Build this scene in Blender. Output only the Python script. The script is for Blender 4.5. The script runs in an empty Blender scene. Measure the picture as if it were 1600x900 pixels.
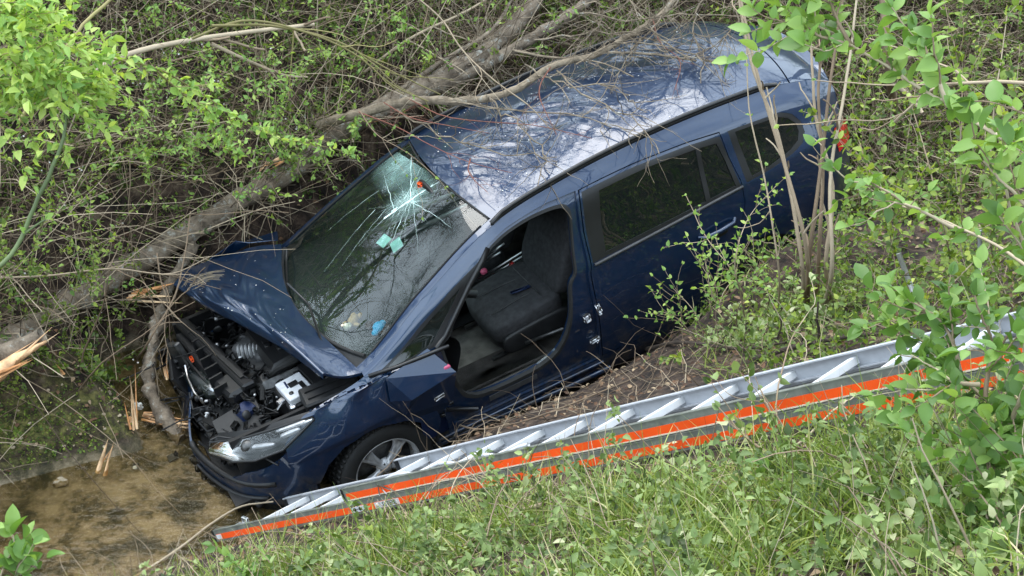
import bpy, bmesh, math, random
import numpy as np
from mathutils import Vector, Matrix, Euler
from mathutils.geometry import delaunay_2d_cdt
random.seed(7); RNG = np.random.default_rng(7)
SC = bpy.context.scene; COL = SC.collection
# ------------------------------------------------------------------ camera
cam = bpy.data.cameras.new('camera'); camo = bpy.data.objects.new('camera', cam); COL.objects.link(camo)
camo.location = (1.185, -7.05, 5.80); camo.rotation_euler = (math.radians(55), 0, 0)
cam.sensor_width = 36; cam.lens = 48.42; cam.clip_start = .05; cam.clip_end = 500
SC.camera = camo
# ------------------------------------------------------------------ light: bright thin overcast, soft high sun
SUN_EL, SUN_AZ = math.radians(60), math.radians(335)     # azimuth measured from +Y clockwise seen from above
W = bpy.data.worlds.new('World'); SC.world = W; W.use_nodes = True
nt = W.node_tree; bg = nt.nodes['Background']
sky = nt.nodes.new('ShaderNodeTexSky'); sky.sky_type = 'NISHITA'; sky.sun_disc = False
sky.sun_elevation = SUN_EL; sky.sun_rotation = SUN_AZ; sky.air_density = 1.0; sky.dust_density = 4.0; sky.ozone_density = 1.0
tc = nt.nodes.new('ShaderNodeTexCoord'); cn = nt.nodes.new('ShaderNodeTexNoise'); cn.inputs['Scale'].default_value = 2.2
cn.inputs['Detail'].default_value = 6; cn.inputs['Roughness'].default_value = .55
cr = nt.nodes.new('ShaderNodeMapRange'); cr.inputs[1].default_value = .35; cr.inputs[2].default_value = .62
cr.inputs[3].default_value = .30; cr.inputs[4].default_value = .95
mx = nt.nodes.new('ShaderNodeMix'); mx.data_type = 'RGBA'
mx.inputs[7].default_value = (14.0, 16.6, 18.8, 1)         # cloud white, in the sky texture's own units
nt.links.new(tc.outputs['Generated'], cn.inputs['Vector']); nt.links.new(cn.outputs['Fac'], cr.inputs[0])
nt.links.new(cr.outputs[0], mx.inputs[0]); nt.links.new(sky.outputs[0], mx.inputs[6]); nt.links.new(mx.outputs[2], bg.inputs['Color'])
bg.inputs['Strength'].default_value = .11
sl = bpy.data.lights.new('sun', 'SUN'); so = bpy.data.objects.new('sun', sl); COL.objects.link(so)
sl.energy = 1.5; sl.angle = math.radians(46); sl.color = (1, .965, .9)
sd = Vector((math.sin(SUN_AZ)*math.cos(SUN_EL), math.cos(SUN_AZ)*math.cos(SUN_EL), math.sin(SUN_EL)))
so.rotation_euler = sd.to_track_quat('Z', 'Y').to_euler(); so.location = (0, 0, 20)
SC.view_settings.view_transform = 'Standard'; SC.view_settings.look = 'None'
SC.view_settings.exposure = 0.88; SC.view_settings.gamma = 1
SC.cycles.max_bounces = 10; SC.cycles.transparent_max_bounces = 16; SC.cycles.transmission_bounces = 6
# ------------------------------------------------------------------ helpers
def tag(o, label=None, cat=None, group=None, kind=None):
    if label: o['label'] = label
    if cat: o['category'] = cat
    if group: o['group'] = group
    if kind: o['kind'] = kind
    return o
def empty(name, label, cat, loc=(0, 0, 0), group=None):
    o = bpy.data.objects.new(name, None); COL.objects.link(o); o.location = loc; o.empty_display_size = .1
    return tag(o, label, cat, group)
def link(name, me, mat=None, parent=None):
    o = bpy.data.objects.new(name, me); COL.objects.link(o)
    if mat is not None: me.materials.append(mat)
    if parent is not None: o.parent = parent
    return o
def mesh(name, V, F, mat=None, parent=None, smooth=True, normals=None, tint=None):
    """V (n,3); F: list of int arrays (m,3) / (m,4) or a list of tuples"""
    me = bpy.data.meshes.new(name); V = np.asarray(V, np.float32)
    if isinstance(F, np.ndarray): F = [F]
    if F and not isinstance(F[0], np.ndarray):
        me.from_pydata(V.tolist(), [], F)
    else:
        me.vertices.add(len(V)); me.vertices.foreach_set('co', V.ravel())
        idx = np.concatenate([f.ravel() for f in F]).astype(np.int32)
        tot = np.concatenate([np.full(len(f), f.shape[1]) for f in F]).astype(np.int32)
        st = np.concatenate([[0], np.cumsum(tot)[:-1]]).astype(np.int32)
        me.loops.add(len(idx)); me.loops.foreach_set('vertex_index', idx)
        me.polygons.add(len(tot)); me.polygons.foreach_set('loop_start', st); me.polygons.foreach_set('loop_total', tot)
        me.update(calc_edges=True)
    me.polygons.foreach_set('use_smooth', np.full(len(me.polygons), bool(smooth)))
    if normals is not None:
        me.normals_split_custom_set_from_vertices([tuple(n) for n in normals])
    if tint is not None:
        a = me.attributes.new('tint', 'FLOAT', 'POINT'); a.data.foreach_set('value', np.asarray(tint, np.float32))
    return link(name, me, mat, parent)
class MB:
    """collects shapes into one mesh"""
    def __init__(s): s.V = []; s.F = []; s.T = []; s.n = 0
    def add(s, V, F, t=0.5):
        V = np.asarray(V, float).reshape(-1, 3)
        if isinstance(F, np.ndarray): F = [F]
        s.V.append(V); s.F += [np.asarray(f, int)+s.n for f in F]
        s.T.append(np.broadcast_to(np.asarray(t, float), (len(V),))); s.n += len(V); return s
    def box(s, c, d, R=None, t=.5, bev=0):
        c = np.asarray(c, float); d = np.asarray(d, float)/2
        if bev:
            b = min(bev, *(d*.95)); vs = []
            for sx in (-1, 1):
                for sy in (-1, 1):
                    for sz in (-1, 1):
                        q = np.array([sx, sy, sz])
                        for k in range(3):
                            e = d-b; e[k] = d[k]; vs.append(q*e)
            V = np.array(vs); idx = lambda sx, sy, sz, k: (((sx > 0)*4+(sy > 0)*2+(sz > 0))*3+k)
            F4 = []; F3 = []
            for k in range(3):
                a, b2 = [(1, 2), (2, 0), (0, 1)][k]
                for sg in (-1, 1):
                    q = []
                    for u, v in ((-1, -1), (1, -1), (1, 1), (-1, 1)):
                        p = [0, 0, 0]; p[k] = sg; p[a] = u; p[b2] = v; q.append(idx(*p, k))
                    F4.append(q if sg > 0 else q[::-1])
                for u in (-1, 1):
                    for v in (-1, 1):
                        p0 = [0, 0, 0]; p0[a] = u; p0[b2] = v; p1 = p0[:]; p0[k] = -1; p1[k] = 1
                        q = [idx(*p0, a), idx(*p1, a), idx(*p1, b2), idx(*p0, b2)]
                        F4.append(q if u*v > 0 else q[::-1])
            for sx in (-1, 1):
                for sy in (-1, 1):
                    for sz in (-1, 1):
                        q = [idx(sx, sy, sz, k) for k in range(3)]; F3.append(q if sx*sy*sz > 0 else q[::-1])
            F = [np.array(F4), np.array(F3)]
        else:
            V = np.array([[x, y, z] for x in (-1, 1) for y in (-1, 1) for z in (-1, 1)])*d
            F = [np.array([[0, 1, 3, 2], [4, 6, 7, 5], [0, 4, 5, 1], [2, 3, 7, 6], [0, 2, 6, 4], [1, 5, 7, 3]])]
        if R is not None: V = V@np.asarray(R).T
        return s.add(V+c, F, t)
    def se(s, c, d, R=None, e=.45, n=16, m=10, t=.5, f=None):
        """superellipsoid, full sizes d"""
        u = np.linspace(0, 2*np.pi, n, endpoint=False); v = np.linspace(-np.pi/2, np.pi/2, m+1)
        pw = lambda a: np.sign(a)*np.abs(a)**e
        U, Vv = np.meshgrid(u, v)
        V = np.stack([pw(np.cos(Vv))*pw(np.cos(U)), pw(np.cos(Vv))*pw(np.sin(U)), pw(np.sin(Vv))], -1).reshape(-1, 3)
        if f: V = f(V)
        V = V*np.asarray(d)/2
        if R is not None: V = V@np.asarray(R).T
        i = np.arange(m)[:, None]*n; j = np.arange(n)[None]; k = (j+1) % n
        F = np.stack([i+j, i+k, i+n+k, i+n+j], -1).reshape(-1, 4)
        return s.add(V+np.asarray(c), F, t)
    def tube(s, pts, r, n=6, t=.5, caps=True):
        P = np.asarray(pts, float); k = len(P); r = np.broadcast_to(np.asarray(r, float), (k,))
        T = np.gradient(P, axis=0); T /= np.linalg.norm(T, axis=1)[:, None]+1e-12
        a = np.array([0, 0, 1.]) if abs(T[0, 2]) < .8 else np.array([1., 0, 0])
        A = np.cross(T, a); A /= np.linalg.norm(A, axis=1)[:, None]+1e-12; B = np.cross(T, A)
        th = np.arange(n)*2*np.pi/n
        V = P[:, None]+r[:, None, None]*(A[:, None]*np.cos(th)[None, :, None]+B[:, None]*np.sin(th)[None, :, None])
        i = np.arange(k-1)[:, None]*n; j = np.arange(n)[None]; q = (j+1) % n
        F = [np.stack([i+j, i+q, i+n+q, i+n+j], -1).reshape(-1, 4)[:, ::-1]]
        V = V.reshape(-1, 3)
        if caps:
            V = np.vstack([V, P[:1], P[-1:]]); jj = np.arange(n); m = k*n
            F.append(np.stack([np.full(n, m), jj, (jj+1) % n], -1)[:, ::-1]); F.append(np.stack([np.full(n, m+1), (k-1)*n+(jj+1) % n, (k-1)*n+jj], -1)[:, ::-1])
        return s.add(V, F, t)
    def lathe(s, prof, c, R, n=32, t=.5):
        """profile (r, h) turned about local Z"""
        pr = np.array(prof, float); th = np.arange(n)*2*np.pi/n
        V = np.stack([pr[:, :1]*np.cos(th), pr[:, :1]*np.sin(th), np.repeat(pr[:, 1:], n, 1)], -1).reshape(-1, 3)
        i = np.arange(len(pr)-1)[:, None]*n; j = np.arange(n)[None]; q = (j+1) % n
        F = np.stack([i+j, i+q, i+n+q, i+n+j], -1).reshape(-1, 4)
        return s.add(V@np.asarray(R).T+np.asarray(c), F, t)
    def build(s, name, mat, parent=None, smooth=True, label=None):
        F4 = [f for f in s.F if f.shape[1] == 4]; F3 = [f for f in s.F if f.shape[1] == 3]; Fs = []
        if F4: Fs.append(np.concatenate(F4))
        if F3: Fs.append(np.concatenate(F3))
        o = mesh(name, np.concatenate(s.V), Fs, mat, parent, smooth, tint=np.concatenate(s.T))
        if label: o['label'] = label
        return o
def rot(ax, deg):
    a = math.radians(deg); c, s = math.cos(a), math.sin(a)
    return np.array({'x': [[1, 0, 0], [0, c, -s], [0, s, c]], 'y': [[c, 0, s], [0, 1, 0], [-s, 0, c]], 'z': [[c, -s, 0], [s, c, 0], [0, 0, 1]]}[ax])
def autosmooth(o, deg=35):
    me = o.data; bm = bmesh.new(); bm.from_mesh(me); bm.normal_update(); a = math.radians(deg)
    for e in bm.edges:
        if len(e.link_faces) == 2 and e.calc_face_angle(0) > a: e.smooth = False
    bm.to_mesh(me); bm.free(); return o
# ------------------------------------------------------------------ materials
def mat(name, col, rough=.6, metal=0, spec=.5, coat=0, var=.0, vscale=8, bump=0, bscale=60, tint=None, emis=None, trans=0, coatrough=.03):
    m = bpy.data.materials.new(name); m.use_nodes = True; t = m.node_tree; b = t.nodes['Principled BSDF']
    b.inputs['Base Color'].default_value = (*col, 1); b.inputs['Roughness'].default_value = rough; b.inputs['Metallic'].default_value = metal
    b.inputs['Specular IOR Level'].default_value = spec; b.inputs['Coat Weight'].default_value = coat; b.inputs['Coat Roughness'].default_value = coatrough
    b.inputs['Transmission Weight'].default_value = trans
    c = t.nodes.new('ShaderNodeTexCoord'); src = None
    if var or tint:
        n = t.nodes.new('ShaderNodeTexNoise'); n.inputs['Scale'].default_value = vscale; n.inputs['Detail'].default_value = 5
        t.links.new(c.outputs['Object'], n.inputs['Vector'])
        r = t.nodes.new('ShaderNodeMapRange'); r.inputs[1].default_value = .3; r.inputs[2].default_value = .7
        r.inputs[3].default_value = 1-var; r.inputs[4].default_value = 1+var; t.links.new(n.outputs['Fac'], r.inputs[0])
        vm = t.nodes.new('ShaderNodeVectorMath'); vm.operation = 'SCALE'; t.links.new(r.outputs[0], vm.inputs['Scale'])
        if tint:
            at = t.nodes.new('ShaderNodeAttribute'); at.attribute_name = 'tint'
            rp = t.nodes.new('ShaderNodeValToRGB'); cr = rp.color_ramp
            while len(cr.elements) < len(tint): cr.elements.new(.5)
            for e, (p, cc) in zip(cr.elements, tint): e.position = p; e.color = (*cc, 1)
            t.links.new(at.outputs['Fac'], rp.inputs[0]); t.links.new(rp.outputs[0], vm.inputs[0])
        else: vm.inputs[0].default_value = col
        t.links.new(vm.outputs[0], b.inputs['Base Color'])
    if bump:
        n2 = t.nodes.new('ShaderNodeTexNoise'); n2.inputs['Scale'].default_value = bscale; n2.inputs['Detail'].default_value = 6
        t.links.new(c.outputs['Object'], n2.inputs['Vector']); bp = t.nodes.new('ShaderNodeBump'); bp.inputs['Strength'].default_value = 1
        bp.inputs['Distance'].default_value = bump; t.links.new(n2.outputs['Fac'], bp.inputs['Height']); t.links.new(bp.outputs[0], b.inputs['Normal'])
    return m
def leafmat(name, stops, tr=.35, rough=.5):
    """leaf: diffuse + gloss + light passing through, colour from the per-leaf tint"""
    m = bpy.data.materials.new(name); m.use_nodes = True; t = m.node_tree; b = t.nodes['Principled BSDF']; out = t.nodes['Material Output']
    at = t.nodes.new('ShaderNodeAttribute'); at.attribute_name = 'tint'; rp = t.nodes.new('ShaderNodeValToRGB'); cr = rp.color_ramp
    while len(cr.elements) < len(stops): cr.elements.new(.5)
    for e, (p, cc) in zip(cr.elements, stops): e.position = p; e.color = (*cc, 1)
    t.links.new(at.outputs['Fac'], rp.inputs[0]); t.links.new(rp.outputs[0], b.inputs['Base Color'])
    b.inputs['Roughness'].default_value = rough; b.inputs['Specular IOR Level'].default_value = .4
    tl = t.nodes.new('ShaderNodeBsdfTranslucent'); vm = t.nodes.new('ShaderNodeVectorMath'); vm.operation = 'MULTIPLY'
    vm.inputs[1].default_value = (1.25, 1.25, .5); t.links.new(rp.outputs[0], vm.inputs[0]); t.links.new(vm.outputs[0], tl.inputs['Color'])
    ms = t.nodes.new('ShaderNodeMixShader'); ms.inputs[0].default_value = tr
    t.links.new(b.outputs[0], ms.inputs[1]); t.links.new(tl.outputs[0], ms.inputs[2]); t.links.new(ms.outputs[0], out.inputs['Surface'])
    return m
def glassmat(name, tint, rough=.0, dirt=.03, ior=1.5, fm=1.5):
    """thin pane: tinted see-through plus a Fresnel reflection"""
    m = bpy.data.materials.new(name); m.use_nodes = True; t = m.node_tree; out = t.nodes['Material Output']; t.nodes.remove(t.nodes['Principled BSDF'])
    tr = t.nodes.new('ShaderNodeBsdfTransparent'); tr.inputs[0].default_value = (*tint, 1)
    gl = t.nodes.new('ShaderNodeBsdfGlossy'); gl.inputs['Roughness'].default_value = rough; gl.inputs[0].default_value = (1, 1, 1, 1)
    df = t.nodes.new('ShaderNodeBsdfDiffuse'); df.inputs[0].default_value = (.25, .42, .38, 1)
    fr = t.nodes.new('ShaderNodeFresnel'); fr.inputs[0].default_value = ior
    a = t.nodes.new('ShaderNodeMixShader'); a.inputs[0].default_value = dirt; b = t.nodes.new('ShaderNodeMixShader')
    t.links.new(tr.outputs[0], a.inputs[1]); t.links.new(df.outputs[0], a.inputs[2])
    mm = t.nodes.new('ShaderNodeMath'); mm.operation = 'MULTIPLY_ADD'; mm.inputs[1].default_value = fm; mm.inputs[2].default_value = 0; mm.use_clamp = True
    t.links.new(fr.outputs[0], mm.inputs[0]); t.links.new(mm.outputs[0], b.inputs[0])
    t.links.new(a.outputs[0], b.inputs[1]); t.links.new(gl.outputs[0], b.inputs[2]); t.links.new(b.outputs[0], out.inputs['Surface'])
    return m
def paintmat():
    m = mat('blue_metallic_paint', (.002, .021, .066), rough=.42, metal=.5, coat=1, spec=.5, coatrough=.02)
    t = m.node_tree; b = t.nodes['Principled BSDF']; b.inputs['Coat IOR'].default_value = 1.65; c = t.nodes.new('ShaderNodeTexCoord')
    n = t.nodes.new('ShaderNodeTexNoise'); n.inputs['Scale'].default_value = 7; n.inputs['Detail'].default_value = 8; n.inputs['Roughness'].default_value = .7
    r = t.nodes.new('ShaderNodeMapRange'); r.inputs[1].default_value = .5; r.inputs[2].default_value = .75; r.inputs[3].default_value = .015; r.inputs[4].default_value = .09
    t.links.new(c.outputs['Object'], n.inputs['Vector']); t.links.new(n.outputs['Fac'], r.inputs[0]); t.links.new(r.outputs[0], b.inputs['Coat Roughness'])
    # settled dust and grime
    r2 = t.nodes.new('ShaderNodeMapRange'); r2.inputs[1].default_value = .52; r2.inputs[2].default_value = .8; r2.inputs[3].default_value = 0; r2.inputs[4].default_value = .12
    n2 = t.nodes.new('ShaderNodeTexNoise'); n2.inputs['Scale'].default_value = 26; n2.inputs['Detail'].default_value = 8; n2.inputs['Roughness'].default_value = .75
    t.links.new(c.outputs['Object'], n2.inputs['Vector']); t.links.new(n2.outputs['Fac'], r2.inputs[0])
    mxx = t.nodes.new('ShaderNodeMix'); mxx.data_type = 'RGBA'; mxx.inputs[6].default_value = (.002, .021, .066, 1); mxx.inputs[7].default_value = (.2, .19, .17, 1)
    sx = t.nodes.new('ShaderNodeSeparateXYZ'); t.links.new(c.outputs['Object'], sx.inputs[0])      # mud thrown up over the sills
    mz = t.nodes.new('ShaderNodeMapRange'); mz.inputs[1].default_value = .62; mz.inputs[2].default_value = .22; mz.inputs[3].default_value = 0; mz.inputs[4].default_value = .9; t.links.new(sx.outputs[2], mz.inputs[0])
    n3 = t.nodes.new('ShaderNodeTexNoise'); n3.inputs['Scale'].default_value = 11; n3.inputs['Detail'].default_value = 9; n3.inputs['Roughness'].default_value = .8; t.links.new(c.outputs['Object'], n3.inputs['Vector'])
    m3 = t.nodes.new('ShaderNodeMapRange'); m3.inputs[1].default_value = .47; m3.inputs[2].default_value = .60; t.links.new(n3.outputs['Fac'], m3.inputs[0])
    mu = t.nodes.new('ShaderNodeMath'); mu.operation = 'MULTIPLY'; t.links.new(mz.outputs[0], mu.inputs[0]); t.links.new(m3.outputs[0], mu.inputs[1])
    ad = t.nodes.new('ShaderNodeMath'); ad.operation = 'MAXIMUM'; t.links.new(mu.outputs[0], ad.inputs[0]); t.links.new(r2.outputs[0], ad.inputs[1])
    mxx.inputs[7].default_value = (.12, .10, .075, 1); t.links.new(ad.outputs[0], mxx.inputs[0])
    cw = t.nodes.new('ShaderNodeMath'); cw.operation = 'SUBTRACT'; cw.inputs[0].default_value = 1; t.links.new(mu.outputs[0], cw.inputs[1]); t.links.new(cw.outputs[0], b.inputs['Coat Weight']); t.links.new(mxx.outputs[2], b.inputs['Base Color'])
    return m
M = dict(
    paint=paintmat(),
    black=mat('black_trim', (.012, .012, .013), rough=.35, var=.2),
    rubber=mat('rubber', (.015, .015, .015), rough=.75, var=.3, bump=.002, bscale=90),
    plastic=mat('dark_plastic', (.011, .011, .012), rough=.5, var=.4, vscale=20, bump=.001, bscale=200),
    plastic2=mat('grey_plastic', (.05, .05, .052), rough=.55, var=.3, vscale=15),
    fabric=mat('charcoal_fabric', (.030, .030, .033), rough=.95, var=.35, vscale=30, bump=.0015, bscale=300),
    carpet=mat('dusty_carpet', (.12, .11, .10), rough=1, var=.5, vscale=9, bump=.004, bscale=120),
    silver=mat('silver_metal', (.62, .62, .64), rough=.28, metal=1, var=.15, bump=.0005, bscale=80),
    alu=mat('aluminium', (.44, .45, .48), rough=.6, metal=.15, var=.12, vscale=14, bump=.0006, bscale=40),
    alugreen=mat('weathered_aluminium', (.17, .18, .155), rough=.5, metal=.1, var=.28, vscale=22, bump=.0005, bscale=70),
    aluw=mat('rung_aluminium', (.70, .71, .72), rough=.6, metal=0., var=.12),
    steel=mat('dark_steel', (.10, .10, .10), rough=.45, metal=.8, var=.5, vscale=25, bump=.001, bscale=120),
    rim=mat('wheel_silver', (.55, .55, .56), rough=.4, metal=.5, var=.25, vscale=18),
    orange=mat('orange_tape', (.95, .09, .006), rough=.45, var=.12, vscale=5, bump=.0004, bscale=30),
    white=mat('white_plastic', (.62, .63, .66), rough=.45, var=.12, vscale=30),
    blue=mat('bright_blue', (.02, .45, .80), rough=.6),
    navy=mat('navy_plastic', (.010, .022, .075), rough=.45),
    red=mat('red_plastic', (.55, .02, .02), rough=.3),
    lampred=mat('red_lamp', (.62, .015, .01), rough=.12, coat=1),
    tan=mat('tan_plush', (.60, .34, .14), rough=1, bump=.004, bscale=240, var=.2, vscale=40),
    cream=mat('cream_plush', (.75, .64, .50), rough=1, bump=.004, bscale=240),
    brownp=mat('brown_plush', (.07, .035, .025), rough=1, bump=.004, bscale=240),
    paper=mat('pale_green_paper', (.38, .60, .55), rough=.7, var=.15),
    crack=mat('broken_glass', (.72, .92, .88), rough=.35, var=.3),
    glass=glassmat('window_glass', (.34, .46, .43), dirt=.02),
    wglass=glassmat('windshield_glass', (.76, .88, .84), dirt=.02),
    dglass=glassmat('dark_glass', (.16, .24, .22), dirt=.02),
    lens=glassmat('clear_lens', (.80, .82, .84), dirt=.015, fm=.7),
    wood=mat('splintered_wood', (.58, .24, .09), rough=.8, var=.4, vscale=14, bump=.004, bscale=60, tint=[(0, (.30, .10, .035)), (.4, (.66, .31, .12)), (1, (.86, .60, .36))]),
    petal=mat('petal_white', (.75, .73, .68), rough=.8),
    stone=mat('pale_stone', (.36, .29, .20), rough=.9, var=.3, bump=.004, bscale=50),
    pink=mat('pink_plastic', (.5, .08, .16), rough=.5),
)
def barkmat(name, a, b, lichen=.0, moss=0):
    m = mat(name, a, rough=.92); t = m.node_tree; bs = t.nodes['Principled BSDF']; c = t.nodes.new('ShaderNodeTexCoord')
    n = t.nodes.new('ShaderNodeTexNoise'); n.inputs['Scale'].default_value = 14; n.inputs['Detail'].default_value = 8; n.inputs['Roughness'].default_value = .7
    t.links.new(c.outputs['Object'], n.inputs['Vector']); rp = t.nodes.new('ShaderNodeValToRGB'); rp.color_ramp.elements[0].position = .32; rp.color_ramp.elements[1].position = .68
    rp.color_ramp.elements[0].color = (*a, 1); rp.color_ramp.elements[1].color = (*b, 1); t.links.new(n.outputs['Fac'], rp.inputs[0])
    v = t.nodes.new('ShaderNodeTexNoise'); v.inputs['Scale'].default_value = 34; v.inputs['Detail'].default_value = 4; t.links.new(c.outputs['Object'], v.inputs['Vector'])
    v.inputs['Scale'].default_value = 17; v.inputs['Detail'].default_value = 7; v.inputs['Roughness'].default_value = .75
    r = t.nodes.new('ShaderNodeMapRange'); r.inputs[1].default_value = .60-.1*lichen; r.inputs[2].default_value = .68-.1*lichen; r.inputs[3].default_value = 0; r.inputs[4].default_value = .75 if lichen else 0
    t.links.new(v.outputs['Fac'], r.inputs[0]); mm = t.nodes.new('ShaderNodeMix'); mm.data_type = 'RGBA'; mm.inputs[7].default_value = (.42, .42, .38, 1)
    t.links.new(r.outputs[0], mm.inputs[0]); t.links.new(rp.outputs[0], mm.inputs[6]); t.links.new(mm.outputs[2], bs.inputs['Base Color'])
    bp = t.nodes.new('ShaderNodeBump'); bp.inputs['Distance'].default_value = .012; t.links.new(n.outputs['Fac'], bp.inputs['Height']); t.links.new(bp.outputs[0], bs.inputs['Normal'])
    return m
M['bark'] = barkmat('lichen_bark', (.075, .055, .040), (.33, .26, .19), .5)
M['bark2'] = barkmat('dark_bark', (.035, .026, .02), (.13, .10, .075))
M['bark3'] = barkmat('pale_bark', (.10, .075, .05), (.34, .27, .19), .2)

def split(o):
    """separate the loose pieces of a mesh object into objects of their own, same name and parent"""
    me = o.data; bm = bmesh.new(); bm.from_mesh(me); bm.verts.ensure_lookup_table(); seen = set(); isl = []
    for v in bm.verts:
        if v.index in seen: continue
        st = [v]; cur = []; seen.add(v.index)
        while st:
            w = st.pop(); cur.append(w.index)
            for e in w.link_edges:
                x = e.other_vert(w)
                if x.index not in seen: seen.add(x.index); st.append(x)
        isl.append(set(cur))
    bm.free()
    for s_ in isl[1:]:
        b2 = bmesh.new(); b2.from_mesh(me); bmesh.ops.delete(b2, geom=[v for v in b2.verts if v.index not in s_], context='VERTS')
        m2 = bpy.data.meshes.new(o.name); b2.to_mesh(m2); b2.free(); m2.materials.append(me.materials[0]); o2 = o.copy(); o2.data = m2; COL.objects.link(o2)
    b2 = bmesh.new(); b2.from_mesh(me); bmesh.ops.delete(b2, geom=[v for v in b2.verts if v.index not in isl[0]], context='VERTS'); b2.to_mesh(me); b2.free(); return o

# ------------------------------------------------------------------ car body surface: sections along x, rows v from rocker (0) to roof edge (8)
def crom(xs,ys,x):
    xs=np.asarray(xs,float);ys=np.asarray(ys,float);x=np.clip(np.asarray(x,float),xs[0],xs[-1])
    i=np.clip(np.searchsorted(xs,x,side='right')-1,0,len(xs)-2)
    h=np.diff(xs);d=(np.diff(ys,axis=0).T/h).T
    m=np.zeros_like(ys);m[0]=d[0];m[-1]=d[-1]
    if len(xs)>2: 
        w=h[1:]/(h[1:]+h[:-1])
        m[1:-1]=(w*d[:-1].T+(1-w)*d[1:].T).T
    t=(x-xs[i])/h[i]
    def c(a): return (a.T*np.ones(1)).T
    e=lambda s:s.reshape(s.shape+(1,)*(ys.ndim-1))
    t,hh=e(t),e(h[i])
    return ys[i]*(2*t**3-3*t**2+1)+hh*m[i]*(t**3-2*t**2+t)+ys[i+1]*(3*t**2-2*t**3)+hh*m[i+1]*(t**3-t**2)
ST=np.array([-3.72,-3.55,-3.2,-2.6,-1.65,-1.0,-.3,0,.3,.55,.78])
LY=np.array([[.66,.70,.74,.75,.69],[.77,.82,.85,.86,.80],[.83,.885,.91,.92,.865],[.86,.905,.925,.935,.885],[.86,.905,.925,.935,.885],[.86,.905,.925,.935,.88],[.86,.905,.925,.93,.86],[.86,.90,.925,.92,.83],[.84,.89,.91,.90,.79],[.78,.83,.86,.85,.73],[.62,.68,.72,.72,.60]])
LZ=np.array([[.38,.50,.66,.90,1.13],[.33,.43,.62,.86,1.15],[.27,.38,.58,.82,1.13],[.22,.34,.53,.77,1.085],[.20,.33,.50,.74,1.01],[.20,.33,.5,.72,.975],[.20,.33,.5,.72,.945],[.20,.33,.5,.70,.91],[.20,.33,.49,.68,.865],[.20,.33,.48,.64,.80],[.22,.34,.46,.60,.72]])
TX=np.array([-3.72,-3.6,-3.3,-3.0,-2.4,-1.7,-1.14,-.6,-.06,.3,.6,.78])
TY=np.array([.54,.565,.59,.598,.605,.615,.64,.70,.765,.70,.62,.5])
TZ=np.array([1.40,1.46,1.55,1.58,1.60,1.565,1.475,1.235,.955,.885,.82,.75])
FY=[0,.045,.36,.64,1];FZ=[0,.09,.45,.80,1]
def P(x,v):
    x=np.asarray(x,float);v=np.asarray(v,float);x,v=np.broadcast_arrays(x,v);sh=x.shape;x=x.ravel();v=v.ravel()
    ly=crom(ST,LY,x);lz=crom(ST,LZ,x)
    ty=crom(TX,TY,x);tz=crom(TX,TZ,x)
    by,bz=ly[:,4],lz[:,4]
    k=np.clip((x+.06)/.1,0,1)
    cols_y=[ly[:,i] for i in range(5)]+[by+(ty-by)*f for f in FY[1:]]
    cols_z=[lz[:,i] for i in range(5)]+[bz+(tz-bz)*f for f in FZ[1:]]
    Y=np.stack(cols_y,0);Z=np.stack(cols_z,0) # 9 x n
    # per-sample cubic in v with unit knots
    i=np.clip(v.astype(int),0,7);t=v-i;n=np.arange(len(x))
    def it(A):
        M=np.zeros_like(A);D_=A[1:]-A[:-1];M[1:-1]=np.where(D_[1:]*D_[:-1]>0,2*D_[1:]*D_[:-1]/(D_[1:]+D_[:-1]+1e-12*np.sign(D_[1:])),0);M[0]=A[1]-A[0];M[-1]=A[-1]-A[-2]
        return A[i,n]*(2*t**3-3*t**2+1)+M[i,n]*(t**3-2*t**2+t)+A[i+1,n]*(3*t**2-2*t**3)+M[i+1,n]*(t**3-t**2)
    return np.stack([x,it(Y),it(Z)],-1).reshape(sh+(3,))
def roofz(x,y):
    ty=crom(TX,TY,x);tz=crom(TX,TZ,x)
    cr=.075
    return tz+cr*(1-np.clip(np.abs(y)/ty,0,1.0)**2.2)

def Q(x, y):
    """top surface (roof, windshield) over (x, y)"""
    x = np.asarray(x, float); y = np.asarray(y, float); x, y = np.broadcast_arrays(x, y)
    z = roofz(x.ravel(), y.ravel()).reshape(x.shape)
    return np.stack([x, y, z], -1)
def Qroof(x, y):
    p = Q(x, y); z = p[..., 2]
    g = lambda cx, cy, sx, sy, a: a*np.exp(-((x-cx)/sx)**2-((y-cy)/sy)**2)
    z = z+g(-1.75, .12, .22, .2, -.03)+g(-1.5, .02, .1, .12, .012)+g(-1.95, .25, .12, .08, .010)+g(-2.75, -.22, .22, .2, -.03)+g(-2.6, -.1, .1, .1, .012)+g(-1.3, -.3, .12, .2, -.012)
    k = np.exp(-((x+1.75)/.35)**2-((y-.12)/.3)**2)+np.exp(-((x+2.75)/.35)**2-((y+.22)/.3)**2)
    z = z+.0035*k*np.sin(38*x+9*np.sin(7*y))+.003*k*np.sin(33*y+7*np.sin(9*x))+.0006*np.sin(21*x+5*y)*np.sin(17*y-4*x)
    p[..., 2] = z; return p
CWM = np.array([[-0.87189144, 0.46485316, -0.15400279], [-0.46501213, -0.88467, -0.03769], [-0.155, 0.036, 0.987]])
u, s_, vt = np.linalg.svd(CWM); CWM = u@vt; COV = np.array([0, 0, -.27])
c2w = lambda X: np.asarray(X)@CWM.T+COV
def chaikin(p, n=2, closed=True):
    p = np.asarray(p, float)
    for _ in range(n):
        q = np.roll(p, -1, 0); a = .8*p+.2*q; b = .2*p+.8*q; p = np.stack([a, b], 1).reshape(-1, 2)
    return p
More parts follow.
